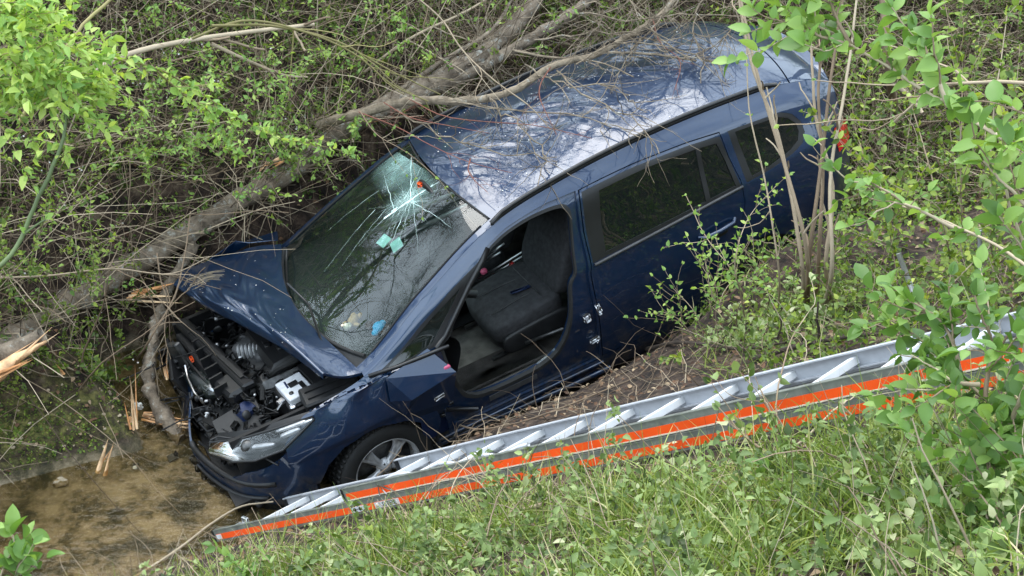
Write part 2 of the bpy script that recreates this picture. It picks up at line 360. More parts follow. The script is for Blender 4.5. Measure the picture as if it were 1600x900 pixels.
def inpoly(pt, poly):
    x, y = pt[:, 0], pt[:, 1]; c = np.zeros(len(pt), bool); q = np.roll(poly, -1, 0)
    for (x1, y1), (x2, y2) in zip(poly, q):
        if y1 == y2: continue
        k = ((y1 > y) != (y2 > y)) & (x < (x2-x1)*(y-y1)/(y2-y1)+x1); c ^= k
    return c
def dens(poly, sc, st):
    out = []; q = np.roll(poly, -1, 0)
    for a, b in zip(poly, q):
        L = np.linalg.norm((b-a)*sc); n = max(1, int(math.ceil(L/st)))
        out += [a+(b-a)*k/n for k in range(n)]
    return np.array(out)
def panel(name, surf, poly, mt, parent, holes=(), sgn=1, off=0., lip=.015, step=.05, sc=(1, .16), smooth=0, hsmooth=0, label=None, lipholes=True, build=True, cen=(0, .7)):
    poly = np.asarray(poly, float)
    if smooth: poly = chaikin(poly, smooth)
    hs = [np.asarray(h, float) for h in holes]
    if hsmooth: hs = [chaikin(h, hsmooth) for h in hs]
    sc = np.asarray(sc, float)
    loops = [dens(p, sc, step*.7) for p in [poly]+hs]
    pts = []; edges = []
    for L in loops:
        n0 = len(pts); pts += list(L*sc); edges += [(n0+i, n0+(i+1) % len(L)) for i in range(len(L))]
    lo, hi = (poly*sc).min(0), (poly*sc).max(0)
    gx, gy = np.meshgrid(np.arange(lo[0]+step/2, hi[0], step), np.arange(lo[1]+step/2, hi[1], step)); g = np.stack([gx.ravel(), gy.ravel()], -1)
    k = inpoly(g, loops[0]*sc)
    for L in loops[1:]: k &= ~inpoly(g, L*sc)
    g = g[k]; B = np.array(pts)
    if len(g):
        d = np.min(((g[:, None]-B[None])**2).sum(-1), 1) if len(g)*len(B) < 4e7 else np.ones(len(g)); g = g[d > (step*.4)**2]
    nb = len(B); allp = np.vstack([B, g]) if len(g) else B
    r = delaunay_2d_cdt([Vector(p) for p in allp], edges, [], 0, 1e-6)
    V2 = np.array([tuple(v) for v in r[0]]); T = np.array([f for f in r[2] if len(f) == 3])
    c = V2[T].mean(1); k = inpoly(c, loops[0]*sc)
    for L in loops[1:]: k &= ~inpoly(c, L*sc)
    T = T[k]; uv = V2/sc
    def S(a, b):
        return np.asarray(surf(a, b), float)
    h = 1e-3; p = S(uv[:, 0], uv[:, 1]); du = S(uv[:, 0]+h, uv[:, 1])-S(uv[:, 0]-h, uv[:, 1]); dv = S(uv[:, 0], uv[:, 1]+h*5)-S(uv[:, 0], uv[:, 1]-h*5)
    N = np.cross(du, dv); N /= np.linalg.norm(N, axis=1)[:, None]+1e-12
    out = p-np.array([0, cen[0], cen[1]]); out[:, 0] = 0
    if (N*out).sum(1).mean() < 0: N = -N
    p = p+N*off
    # wind triangles outward
    fn = np.cross(p[T[:, 1]]-p[T[:, 0]], p[T[:, 2]]-p[T[:, 0]]); fl = (fn*N[T[:, 0]]).sum(1) < 0; T[fl] = T[fl][:, ::-1]
    V = p; NN = N; F = [T]
    if lip:
        E = {}
        for a, b, c3 in T:
            for e in ((a, b), (b, c3), (c3, a)):
                E[e] = 1
        be = np.array([e for e in E if (e[1], e[0]) not in E])
        if len(be):
            n0 = len(V); q = len(be)
            A, Bb = be[:, 0], be[:, 1]
            V = np.vstack([p, p[A], p[Bb], p[Bb]-N[Bb]*lip, p[A]-N[A]*lip])
            t = p[Bb]-p[A]; on = np.cross(t, N[A]); on /= np.linalg.norm(on, axis=1)[:, None]+1e-12
            NN = np.vstack([N, on, on, on, on]); i = np.arange(q)
            F.append(np.stack([n0+i+q, n0+i, n0+i+3*q, n0+i+2*q], -1))
    if sgn < 0:
        V = V*[1, -1, 1]; NN = NN*[1, -1, 1]; F = [f[:, ::-1] for f in F]
    used = np.unique(np.concatenate([f.ravel() for f in F])); mp = np.full(len(V), -1); mp[used] = np.arange(len(used))
    o = mesh(name, V[used], [mp[f] for f in F], mt, parent, True, NN[used], tint=np.full(len(used), .5))
    if label: o['label'] = label
    return o
car = empty('wrecked_car', 'dark blue wrecked people carrier nose down in the creek with its front door missing', 'car')
car.matrix_world = Matrix([[*CWM[0], COV[0]], [*CWM[1], COV[1]], [*CWM[2], COV[2]], [0, 0, 0, 1]])
PT = M['paint']
# ---- outlines in (x, v)
APER = [(-1.63, 6.7), (-1.60, 7.05), (-1.52, 7.2), (-1.36, 7.32), (-1.18, 7.32), (-1.06, 7.2), (-.9, 6.6), (-.72, 5.8), (-.62, 5.0), (-.585, 4.2), (-.585, 3.4), (-.60, 2.9), (-.64, 2.35), (-.73, 2.05), (-.88, 1.95), (-1.14, 1.98), (-1.29, 2.2), (-1.38, 2.64), (-1.45, 3.32), (-1.515, 4.3), (-1.54, 5.0), (-1.56, 5.5), (-1.60, 6.1)]
DOORO = [(-1.70, 7.32), (-1.645, 6.0), (-1.62, 4.98), (-1.595, 3.4), (-1.585, 1.3), (-.66, 1.3), (-.54, 1.5), (-.52, 3.0), (-.53, 4.4), (-.56, 5.04), (-.72, 6.0), (-.9, 6.8), (-1.05, 7.36), (-1.2, 7.5), (-1.5, 7.48)]
RDOOR = [(-1.715, 7.3), (-1.66, 6.0), (-1.635, 4.98), (-1.61, 3.4), (-1.60, 1.32), (-2.28, 1.32), (-2.36, 1.7), (-2.47, 2.5), (-2.68, 3.1), (-2.77, 3.7), (-2.775, 5.3), (-2.75, 6.0), (-2.735, 6.95), (-2.5, 7.1), (-2.1, 7.25)]
RWIN = [(-1.73, 7.16), (-1.68, 6.0), (-1.655, 5.12), (-2.2, 5.08), (-2.765, 5.06), (-2.745, 6.0), (-2.725, 6.80), (-2.5, 6.95), (-2.1, 7.1)]
RGL1 = [(-1.84, 6.9), (-1.79, 6.0), (-1.76, 5.28), (-2.1, 5.24), (-2.50, 5.2), (-2.54, 6.72), (-2.2, 6.86)]
RGL2 = [(-2.57, 6.70), (-2.535, 5.2), (-2.73, 5.2), (-2.715, 6.0), (-2.69, 6.62)]
QWIN = [(-2.79, 6.85), (-2.81, 5.08), (-3.0, 5.12), (-3.20, 5.26), (-3.29, 5.42), (-3.33, 5.7), (-3.33, 6.1), (-3.28, 6.5), (-3.20, 6.72), (-3.0, 6.80)]
QGL = [(-2.84, 6.72), (-2.86, 5.24), (-3.0, 5.27), (-3.18, 5.40), (-3.26, 5.55), (-3.29, 5.8), (-3.29, 6.1), (-3.24, 6.42), (-3.17, 6.60), (-3.0, 6.67)]
FQ = [(-.13, 5.55), (-.2, 5.12), (-.54, 5.04), (-.70, 5.9), (-.88, 6.7), (-1.0, 7.08), (-.75, 6.95), (-.5, 6.6), (-.3, 6.1)]
FQG = [(-.20, 5.5), (-.25, 5.28), (-.51, 5.25), (-.66, 6.0), (-.82, 6.72), (-.6, 6.5), (-.4, 6.1)]
ARCH_R = [(-2.36, 0), (-2.37, .8), (-2.43, 1.7), (-2.53, 2.35), (-2.67, 2.75), (-2.81, 2.86), (-2.95, 2.75), (-3.09, 2.35), (-3.19, 1.7), (-3.25, .8), (-3.26, 0)]
def side(x, v): return P(x, v)
BODY = [(-3.72, .3), (-3.72, 8), (-3.3, 8), (-2.4, 8), (-1.7, 8), (-1.14, 8), (-.6, 8), (-.10, 8), (-.10, 5.4), (-.12, 5.0), (-.5, 4.9), (-.50, 4.4), (-.49, 3.0), (-.50, 0), (-2.30, 0), (-2.37, .8), (-2.43, 1.7), (-2.53, 2.35), (-2.67, 2.75), (-2.81, 2.86), (-2.95, 2.75), (-3.09, 2.35), (-3.19, 1.7), (-3.25, .8), (-3.26, 0.1)]
RD_H = [(x-.0, v) for x, v in RDOOR]
shell = panel('body_side', side, BODY, PT, car, holes=[DOORO, RD_H, QWIN, FQ], lip=.02, step=.045)
# recessed frame round the missing front door, then its deep return into the cabin
panel('door_frame', side, [(x, v) for x, v in DOORO], PT, car, holes=[APER], off=-.022, lip=.055, step=.018, hsmooth=1, label='painted door frame left bare by the missing front door')
panel('door_seal', side, [(x*1+(-1.12-x)*-.012, v+(v-4.5)*.02) for x, v in APER], M['rubber'], car, holes=[[(x+(-1.12-x)*.02, v-(v-4.5)*.03) for x, v in APER]], off=-.030+.012, lip=.03, step=.04, hsmooth=1, smooth=1)
# rear side door
rd = panel('rear_door', side, [(x+.006*(1 if x < -2.2 else -1), v+(-.04 if v > 6 else .04 if v < 2 else 0)) for x, v in RDOOR], PT, car, holes=[RWIN], off=.002, lip=.03, step=.045)
panel('window_frame', side, RWIN, M['black'], rd, holes=[RGL1, RGL2], off=.001, lip=.012, step=.045)
panel('window_glass', side, RGL1, M['dglass'], rd, off=-.006, lip=0, step=.06)
panel('window_glass', side, RGL2, M['dglass'], rd, off=-.006, lip=0, step=.06)
b = MB(); b.tube([P(x, 5.06)+[0, .012, 0] for x in np.linspace(-1.66, -2.77, 14)], .010, n=6); b.build('window_molding', M['plastic2'], rd)
b = MB(); hp = [P(x, 3.52)+[0, o, .0] for x, o in ((-2.39, .004), (-2.42, .035), (-2.53, .045), (-2.64, .035), (-2.67, .004))]
b.tube(hp, [.013, .015, .017, .015, .013], n=8); b.build('door_handle', PT, rd)
b = MB(); b.se(P(-2.53, 3.4)+[0, .001, 0], (.16, .012, .06), e=.8); b.build('handle_recess', M['black'], rd)
# quarter windows
q = panel('quarter_window', side, QWIN, M['black'], car, holes=[QGL], off=-.002, lip=.012, step=.035, label='black framed rearmost side window')
panel('window_glass', side, QGL, M['dglass'], q, off=-.006, lip=0, step=.06)
q = panel('front_quarter_window', side, FQ, M['black'], car, holes=[FQG], off=-.003, lip=.015, step=.04)
panel('window_glass', side, FQG, M['dglass'], q, off=-.008, lip=0, step=.05)
b = MB(); b.tube([P(x, v)+[0, .004, 0] for x, v in ((-.55, 4.95), (-.63, 5.4), (-.74, 5.95), (-.87, 6.55), (-1.0, 7.0), (-1.06, 7.3))], .017, n=6); b.build('door_pillar', M['black'], car)
# right-hand side (mirror), with its doors
BODYR = [(-3.72, .3), (-3.72, 8), (-3.3, 8), (-2.4, 8), (-1.7, 8), (-1.14, 8), (-.6, 8), (-.10, 8), (-.10, 5.4), (-.12, 5.0), (-.5, 4.9), (-.50, 4.4), (-.49, 3.0), (-.50, 0), (-2.30, 0)]+ARCH_R[1:]
panel('body_side', side, BODYR, PT, car, holes=[DOORO, RD_H, QWIN, FQ], lip=.02, sgn=-1, step=.06, label='far side of the body')
rr = panel('rear_door', side, RDOOR, PT, car, holes=[RWIN], off=.002, lip=.02, sgn=-1, step=.06); panel('window_glass', side, RWIN, M['dglass'], rr, off=-.006, lip=0, sgn=-1, step=.08)
FWIN = [(-1.66, 7.1), (-1.6, 5.1), (-.58, 5.1), (-.9, 6.65), (-1.1, 7.3), (-1.3, 7.3)]
rr = panel('front_door', side, DOORO, PT, car, holes=[FWIN], off=.002, lip=.02, sgn=-1, step=.06); panel('window_glass', side, FWIN, M['dglass'], rr, off=-.006, lip=0, sgn=-1, step=.08)
rr = panel('quarter_window', side, QWIN, M['dglass'], car, off=-.004, lip=0, sgn=-1, step=.08); panel('front_quarter_window', side, FQ, M['dglass'], car, off=-.004, lip=0, sgn=-1, step=.08)
# ---- roof, spoiler, pillars strips, windshield
xh = lambda y: -1.165+.075*(1-(np.abs(y)/.62)**2)
ys = np.linspace(-1, 1, 17)
ty = lambda x: float(crom(TX, TY, np.array([x]))[0])
def edge_pts(xa, xb, n, s, ins=0.): return [(x, s*(ty(x)-ins)) for x in np.linspace(xa, xb, n)]
xr = lambda y: -3.36+.10*(1-(abs(y)/.6)**2)*-1+.0
front = [(float(xh(y*.60)), y*.60) for y in ys]            # right to left along the header
rear = [(float(xr(y*.585)), y*.585) for y in ys[::-1]]
ROOF = front+edge_pts(-1.25, -3.33, 14, 1, .004)+rear+edge_pts(-3.33, -1.25, 14, -1, .004)
panel('roof', Qroof, ROOF, PT, car, lip=.015, sc=(1, 1), step=.03, cen=(0, .2), label='dented roof panel')
SP = [(float(xr(y*.585))-.012, y*.585) for y in ys]+edge_pts(-3.40, -3.70, 5, 1, .002)+[(-3.71-.10*(1-(y/.56)**2), y) for y in np.linspace(.54, -.54, 15)]+edge_pts(-3.70, -3.40, 5, -1, .002)
panel('tailgate_spoiler', Q, SP, PT, car, lip=.03, sc=(1, 1), step=.035, cen=(0, .2))
# A-pillar faces turning into the windshield plane
def pil(s):
    outer = [(x, s*(ty(x)+.002)) for x in np.linspace(-1.2, -.06, 12)]
    inner = [(x+.012, s*(ty(x)-.045)) for x in np.linspace(-.07, -1.2, 12)]
    return outer+inner
for s in (1, -1): panel('windshield_pillar', Q, pil(s), PT, car, lip=.012, sc=(1, 1), step=.03, cen=(0, .2))
xc = lambda y: -.185+.20*(1-(np.abs(y)/.74)**2.2)
WS = [(float(xh(y*.585))+.008, y*.585) for y in ys]+[(x+.012, (ty(x)-.049)) for x in np.linspace(-1.1, -.22, 9)]+[(float(xc(y*.70)), y*.70) for y in ys[::-1]]+[(x+.012, -(ty(x)-.049)) for x in np.linspace(-.22, -1.1, 9)]
def Qw(x, y):
    p = Q(x, y); d = np.exp(-((x+.95)/.22)**2-((y+.25)/.28)**2); p[..., 2] -= .035*d; return p
ws = panel('windshield', Qw, WS, M['wglass'], car, lip=0, off=-.004, sc=(1, 1), step=.03, cen=(0, .2), label='cracked windshield')
b = MB(); b.tube([Qw(x, y)+[0, 0, .002] for x, y in WS[17:26]], .007, n=5); b.tube([Qw(x, y)+[0, 0, .003] for x, y in WS[26:43]], .014, n=5); b.tube([Qw(x, y)+[0, 0, .002] for x, y in WS[43:]], .007, n=5); b.tube([Qw(x, y) for x, y in WS[:17]], .006, n=5)
b.build('windshield_seal', M['rubber'], car)
# cracks: thin raised glass splinters following the pane
def strip(b, a, c, w, wob=.01, n=8, r=RNG):
    a = np.array(a); c = np.array(c); t = np.linspace(0, 1, n)[:, None]; q = a+(c-a)*t+r.normal(0, wob, (n, 2))*np.sin(t*np.pi)
    d = (c-a)/np.linalg.norm(c-a); nn = np.array([-d[1], d[0]]); ww = w*(1-t*.75)*(r.uniform(.4, 1.4, (n, 1)))
    L = Qw(q[:, 0]+nn[0]*ww[:, 0], q[:, 1]+nn[1]*ww[:, 0])+[0, 0, .002]; R = Qw(q[:, 0]-nn[0]*ww[:, 0], q[:, 1]-nn[1]*ww[:, 0])+[0, 0, .002]
    V = np.stack([L, R], 1).reshape(-1, 3); i = np.arange(n-1)*2; b.add(V, np.stack([i, i+1, i+3, i+2], -1))
b = MB()
for a, c, w in (((-.70, -.055), (-1.04, .035), .0075), ((-.72, -.05), (-.98, .01), .006), ((-.76, -.06), (-1.09, .06), .004), ((-.90, -.03), (-.62, .20), .0022), ((-.92, -.02), (-.66, .24), .0014), ((-.9, -.04), (-1.09, -.42), .003), ((-.84, -.05), (-1.07, -.22), .002), ((-.7, -.2), (-.25, -.12), .0010), ((-.75, -.12), (-.35, -.02), .0008), ((-.8, -.35), (-.42, -.42), .0008), ((-.88, .02), (-.95, .46), .0012), ((-.9, 0), (-.72, .42), .0010), ((-.78, -.06), (-.9, -.5), .0016)):
    strip(b, a, c, w, .0035, 14)
for k in range(70):
    a = RNG.uniform(0, 6.28); L = RNG.uniform(.08, .34); c0 = np.array([-.87, -.035])+RNG.normal(0, .035, 2)
    strip(b, c0, np.clip(c0+L*np.array([math.cos(a), math.sin(a)]), [-1.09, -.57], [-.1, .55]), RNG.uniform(.0002, .0008), .003, 7)
b.build('crack', M['crack'], ws)
def fracmat():
    m = bpy.data.materials.new('fractured_glass'); m.use_nodes = True; t = m.node_tree; out = t.nodes['Material Output']; t.nodes.remove(t.nodes['Principled BSDF']); L = t.links
    c = t.nodes.new('ShaderNodeTexCoord'); f = []
    for sc, w in ((34, .030), (95, .05)):
        v = t.nodes.new('ShaderNodeTexVoronoi'); v.feature = 'DISTANCE_TO_EDGE'; v.inputs['Scale'].default_value = sc; L.new(c.outputs['Object'], v.inputs['Vector'])
        r = t.nodes.new('ShaderNodeMapRange'); r.inputs[1].default_value = w; r.inputs[2].default_value = 0; r.inputs[3].default_value = 0; r.inputs[4].default_value = 1; L.new(v.outputs['Distance'], r.inputs[0]); f.append(r.outputs[0])
    n = t.nodes.new('ShaderNodeTexNoise'); n.inputs['Scale'].default_value = 7; n.inputs['Detail'].default_value = 5; L.new(c.outputs['Object'], n.inputs['Vector'])
    g = t.nodes.new('ShaderNodeMapRange'); g.inputs[1].default_value = .40; g.inputs[2].default_value = .62; L.new(n.outputs['Fac'], g.inputs[0])
    at = t.nodes.new('ShaderNodeAttribute'); at.attribute_name = 'frac'
    mx_ = t.nodes.new('ShaderNodeMath'); mx_.operation = 'MAXIMUM'; L.new(f[0], mx_.inputs[0]); L.new(f[1], mx_.inputs[1])
    m1 = t.nodes.new('ShaderNodeMath'); m1.operation = 'MULTIPLY'; L.new(mx_.outputs[0], m1.inputs[0]); L.new(g.outputs[0], m1.inputs[1])
    m0 = t.nodes.new('ShaderNodeMath'); m0.operation = 'ADD'; m0.inputs[1].default_value = .22; L.new(m1.outputs[0], m0.inputs[0])
    m2 = t.nodes.new('ShaderNodeMath'); m2.operation = 'MULTIPLY'; m2.use_clamp = True; L.new(m0.outputs[0], m2.inputs[0]); L.new(at.outputs['Fac'], m2.inputs[1])
    tr = t.nodes.new('ShaderNodeBsdfTransparent'); df = t.nodes.new('ShaderNodeBsdfPrincipled'); df.inputs['Base Color'].default_value = (.50, .78, .72, 1); df.inputs['Roughness'].default_value = .3
    ms = t.nodes.new('ShaderNodeMixShader'); L.new(m2.outputs[0], ms.inputs[0]); L.new(tr.outputs[0], ms.inputs[1]); L.new(df.outputs[0], ms.inputs[2]); L.new(ms.outputs[0], out.inputs['Surface']); return m
fg = panel('fractured_glass', Qw, [(-1.085, -.02), (-1.075, -.2), (-1.06, -.4), (-1.05, -.57), (-.9, -.60), (-.72, -.60), (-.55, -.55), (-.6, -.3), (-.55, -.1), (-.58, .1), (-.7, .3), (-.9, .38), (-1.08, .2)], fracmat(), ws, off=.001, lip=0, sc=(1, 1), step=.03, cen=(0, .2), label='crazed white-green area of the windshield near its top corner')
co = np.empty(len(fg.data.vertices)*3, np.float32); fg.data.vertices.foreach_get('co', co); co = co.reshape(-1, 3)
d1 = np.hypot((co[:, 0]+.90)/.20, (co[:, 1]+.03)/.20); d2 = np.hypot((co[:, 0]+1.02)/.20, (co[:, 1]+.38)/.28)
a_ = fg.data.attributes.new('frac', 'FLOAT', 'POINT'); a_.data.foreach_set('value', (np.clip(1-d1, 0, 1)*1.0+np.clip(1.15-d2, 0, 1)*1.1).clip(0, 1).astype(np.float32))
for x, y, a in ((-.62, .10, 8), (-.66, .215, -10)):
    b = MB(); R = rot('z', a); c = np.array([[-.035, -.045], [.035, -.045], [.035, .045], [-.035, .045]])@R[:2, :2].T+[x, y]
    V = Q(c[:, 0], c[:, 1])+[0, 0, -.012]; V = np.vstack([V, V-[0, 0, .003]]); b.add(V, np.array([[0, 1, 2, 3], [7, 6, 5, 4], [0, 4, 5, 1], [1, 5, 6, 2], [2, 6, 7, 3], [3, 7, 4, 0]])); b.build('windshield_sticker', M['paper'], ws, smooth=False)
# inner faces: headliner and door trims so the cabin is closed and dark
CAB = front+edge_pts(-1.25, -3.6, 10, 1, .03)+edge_pts(-3.6, -1.25, 10, -1, .03)
panel('headliner', Q, CAB, M['plastic2'], car, off=-.045, lip=0, sc=(1, 1), step=.1, cen=(0, .2))
panel('inner_trim', side, [(-3.6, .6), (-3.6, 4.9), (-1.62, 4.9), (-1.62, .6)], M['plastic'], car, off=-.06, lip=0, step=.1)
panel('inner_trim', side, [(-3.6, .6), (-3.6, 4.9), (-.3, 4.9), (-.3, .6)], M['plastic'], car, off=-.06, lip=0, step=.1, sgn=-1)
panel('inner_pillar', side, [(-1.66, 1.5), (-1.66, 7.3), (-1.85, 7.4), (-1.85, 1.5)], M['plastic'], car, off=-.05, lip=0, step=.1)
# roof rails and the dark joint between roof and side
for s in (1, -1):
    b = MB(); xs = np.linspace(-1.14, -3.27, 26); pts = []
    for x in xs:
        p = P(np.array([x]), np.array([8.0]))[0]; e = min(1, (x+3.27+.0)/.12, (-1.10-x)/.12); pts.append([x, s*(p[1]-.008), p[2]+.004+.026*max(0, e)])
    b.tube(pts, .015, n=7); b.tube([[p[0], p[1], p[2]-.018] for p in pts], .012, n=5)
    b.build('roof_rail', M['black'], car)
b = MB(); b.tube([Q(x, .565)+[0, 0, 0] for x in (-1.2, -1.22)], .002); 
# rear end
def rear_s(u, v):
    p = P(np.full(np.shape(v), -3.72), v); k = 1-np.abs(u)**3
    lean = np.interp(v, [0, 2.5, 4.2, 5, 8], [.20, .22, .12, .10, 0])
    return np.stack([-3.72-(.0+lean)*k, u*p[..., 1], p[..., 2]], -1)
def rpan(name, poly, mt, par, off=0, **k):
    o = panel(name, lambda u, v: rear_s(u, v), poly, mt, par, sc=(.75, .16), step=.07, lip=.015, off=off, **k); return o
def rear_panel(name, u0, u1, v0, v1, mt, par, off=0.):
    us = np.linspace(u0, u1, 17); vs = np.linspace(v0, v1, 9); U, Vv = np.meshgrid(us, vs); p = rear_s(U, Vv)-[off, 0, 0]
    i = np.arange(8)[:, None]*17; j = np.arange(16)[None]; F = np.stack([i+j, i+17+j, i+18+j, i+1+j], -1).reshape(-1, 4)
    return mesh(name, p.reshape(-1, 3), F, mt, par)
rear_panel('rear_bumper', -1, 1, 0, 3.2, PT, car)
tg = rear_panel('tailgate', -1, 1, 3.2, 8, PT, car); rear_panel('rear_window', -.84, .84, 5.4, 7.6, M['dglass'], tg, .006)
for s in (1, -1):
    b = MB()
    vs = np.linspace(3.5, 5.2, 7); out = []
    for v in vs:
        w = .5+.5*math.sin((v-3.5)/1.7*math.pi)
        pa = P(np.array([-3.60+.10*0-.0]), np.array([v]))[0]; pb = P(np.array([-3.72]), np.array([v]))[0]; pc_ = rear_s(np.array([.72]), np.array([v]))[0]
        pa = P(np.array([-3.60+.05*w]), np.array([v]))[0]
        for pp, o in ((pa, (0, .006)), ((pa+pb)/2, (0, .018)), (pb, (-.012, .012)), (pc_, (-.012, 0))): out.append([pp[0]+o[0], s*(pp[1]+o[1]), pp[2]])
    i = np.arange(6)[:, None]*4; j = np.arange(3)[None]; F = np.stack([i+j, i+j+1, i+j+5, i+j+4], -1).reshape(-1, 4)
    b.add(out, F if s > 0 else F[:, ::-1]); b.build('tail_lamp', M['lampred'], car)

# ---- front fender (left) with arch, crumpled rear edge
def fend(x, v):
    p = P(x, v); x = np.asarray(x, float); v = np.asarray(v, float)
    g = lambda cx, cv, sx, sv: np.exp(-((x-cx)/sx)**2-((v-cv)/sv)**2)
    d = .035*g(-.25, 4.3, .09, .5)-.05*g(-.34, 3.3, .10, .7)+.018*g(-.05, 3.9, .07, .35)-.016*g(.06, 4.2, .06, .4)+.012*g(.13, 3.3, .05, .5)+.010*np.sin(26*x+4*v+2*np.sin(3*v))*g(-.05, 3.6, .3, 1)+.012*(np.abs(np.sin(14*x-2.2*v))-.6)*g(-.22, 3.9, .16, .9)
    d = d+.010*g(.0, 2.95, .5, .12)
    p = p.copy(); p[..., 1] += d; p[..., 2] += .012*g(-.2, 5.2, .12, .8)*np.sin(25*x); return p
ARCHF = [(.42, .2), (.40, .9), (.36, 1.6), (.28, 2.25), (.16, 2.62), (.02, 2.76), (-.10, 2.72), (-.24, 2.50), (-.36, 2.1), (-.43, 1.5)]
FEND = [(.42, 1.7), (.50, 2.9), (.47, 3.45), (.36, 3.72), (.27, 4.1), (.24, 5.3), (.0, 6.3), (-.10, 6.6), (-.14, 5.2), (-.33, 4.92), (-.38, 3.9), (-.42, 3.0), (-.46, 2.0), (-.43, 1.5)]+[(x, v) for x, v in ARCHF[::-1][1:-2]]
panel('fender', fend, FEND, PT, car, lip=.012, step=.025, label='crumpled front fender over the wheel')
panel('fender', side, [(.45, 2.9), (.4, 4.6), (.2, 5.4), (-.1, 5.6), (-.14, 5.0), (-.5, 4.9), (-.5, 0.3)]+ARCHF[::-1][:-1], PT, car, lip=.012, step=.06, sgn=-1)
# buckled flap at the rear of the fender: flat torn facets
def poly(name, V, F, mt, par=car, thick=.004, label=None):
    V = np.array(V, float); bm = bmesh.new(); vs = [bm.verts.new(v) for v in V]
    for f in F: bm.faces.new([vs[i] for i in f])
    bmesh.ops.recalc_face_normals(bm, faces=bm.faces)
    bmesh.ops.solidify(bm, geom=bm.faces[:], thickness=thick)
    me = bpy.data.meshes.new(name); bm.to_mesh(me); bm.free(); o = link(name, me, mt, par)
    if label: o['label'] = label
    return o
FL = [(-.20, .905, .955), (-.50, .865, 1.0), (-.60, .995, .85), (-.29, 1.00, .80), (-.55, .95, .62), (-.24, .94, .66), (-.18, .93, .80), (-.46, .90, .50), (-.36, .97, .78)]
poly('fender_flap', FL, [(0, 1, 2, 3), (3, 2, 8), (2, 4, 8), (3, 8, 5), (8, 4, 5), (0, 3, 6), (3, 5, 6), (5, 4, 7)], PT, label='torn fender flap with a pale reflecting facet')
b = MB(); b.box((-.47, .965, .70), (.07, .012, .028), rot('y', 12), bev=.004); b.build('indicator_lamp', M['silver'], car)
# exposed hinge pillar with brackets and connector between fender and door opening
panel('hinge_pillar', side, [(-.34, .9), (-.34, 4.9), (-.60, 4.9), (-.60, .9)], M['navy'], car, off=-.045, lip=0, step=.06)
b = MB()
for z, x in ((.84, -.50), (.80, -.44), (.56, -.53), (.50, -.49), (.9, -.38)): b.box((x, .90, z), (.07, .03, .022), rot('y', RNG.uniform(-30, 30)), bev=.004)
b.tube([(-.40, .93, .86), (-.5, .95, .84), (-.56, .94, .80), (-.58, .93, .74)], .006); split(b.build('door_hinge', M['steel'], car))
b = MB(); b.se((-.56, .955, .87), (.05, .03, .05), e=.6); b.build('door_connector', M['pink'], car)
b = MB(); b.tube([(-.55, .95, .80), (-.57, .965, .77), (-.555, .96, .74)], .008); b.build('torn_wire', M['cream'], car)
b = MB(); b.tube([(-.12, .83, .965), (-.3, .875, .975), (-.5, .9, .985), (-.62, .90, .98)], .013, n=6); b.tube([(-.5, .935, .56), (-.6, .93, .50), (-.7, .92, .44)], .014); split(b.build('trim_strip', M['black'], car))
# sill: two bright rolled edges under the door opening
b = MB(); b.tube([(x, .915, .335) for x in np.linspace(-.42, -1.6, 10)], .012, n=6); b.tube([(x, .90+.02*math.sin(x*3), .27) for x in np.linspace(-.40, -1.64, 10)], .02, n=6); b.build('sill_edge', PT, car)
panel('sill_scuff_plate', side, [(-.80, 1.62), (-.80, 1.85), (-1.14, 1.86), (-1.14, 1.64)], M['plastic2'], car, off=-.018, lip=.004, step=.05)
# door latch hardware on the B-pillar
for x, z, s in ((-1.53, .74, (.045, .03, .06)), (-1.615, .77, (.03, .03, .09)), (-1.56, .55, (.07, .025, .03))):
    b = MB(); b.box((x, .93, z), s, rot('y', 10), bev=.006); b.tube([(x-.01, .945, z-.02), (x-.01, .965, z), (x-.01, .945, z+.02)], .005); b.build('door_striker', M['silver'], car)
# ---- front bumper: plan curve round the nose, ragged upper edge, right half torn loose
def nose(a):
    """a: 0 = left wheel arch ... 1 = right arch"""
    pts = np.array([[.38, .895], [.50, .88], [.66, .80], [.79, .66], [.88, .45], [.935, .2], [.94, 0], [.93, -.22], [.885, -.45], [.80, -.62], [.66, -.74], [.52, -.80], [.40, -.82]])
    return crom(np.linspace(0, 1, len(pts)), pts, a)
def bump(a, h):
    a = np.asarray(a, float); h = np.asarray(h, float); xy = nose(a.ravel()).reshape(a.shape+(2,))
    zs = np.array([.20, .26, .35, .45, .56, .68]); ins = np.array([.03, .01, 0, 0, .012, .045])
    z = np.interp(h, np.linspace(0, 1, 6), zs); k = 1-np.interp(h, np.linspace(0, 1, 6), ins)
    z = z+.05*np.clip(1-a/.22, 0, 1)*h; k = k+np.clip((a-.42)/.15, 0, 1)*(.06-.20*h)
    return np.stack([xy[..., 0]*k+.0, xy[..., 1]*(.98*k+.02), z], -1)
top = [(a, t+.03*math.sin(37*a)) for a, t in ((0, 1.02), (.06, 1.0), (.14, .92), (.22, .80), (.30, .66), (.36, .62), (.42, .60), (.5, .84), (.58, .95), (.68, .98), (.8, 1.0), (.9, .96), (1, .9))]
bp = panel('front_bumper', bump, [(1, 0), (0, 0)]+top, PT, car, sc=(2.4, .6), step=.04, lip=.012, cen=(0, .4))
# black lower grille and torn foam left of centre
b = MB()
for k in range(9): a = .20+.03*k; q = bump(np.array(a), np.array(.42)); b.se(q+[.006, 0, 0], (.05, .09, .05), rot('z', RNG.uniform(-40, 40)), e=.6, n=8, m=6)
b.tube([bump(np.array(a), np.array(.66))+[-.012, 0, .012] for a in np.linspace(.14, .44, 12)], .02, n=6); b.tube([bump(np.array(a), np.array(.50))+[.012, 0, 0] for a in np.linspace(.16, .40, 12)], .014, n=6)
b.build('torn_grille', M['plastic'], car)
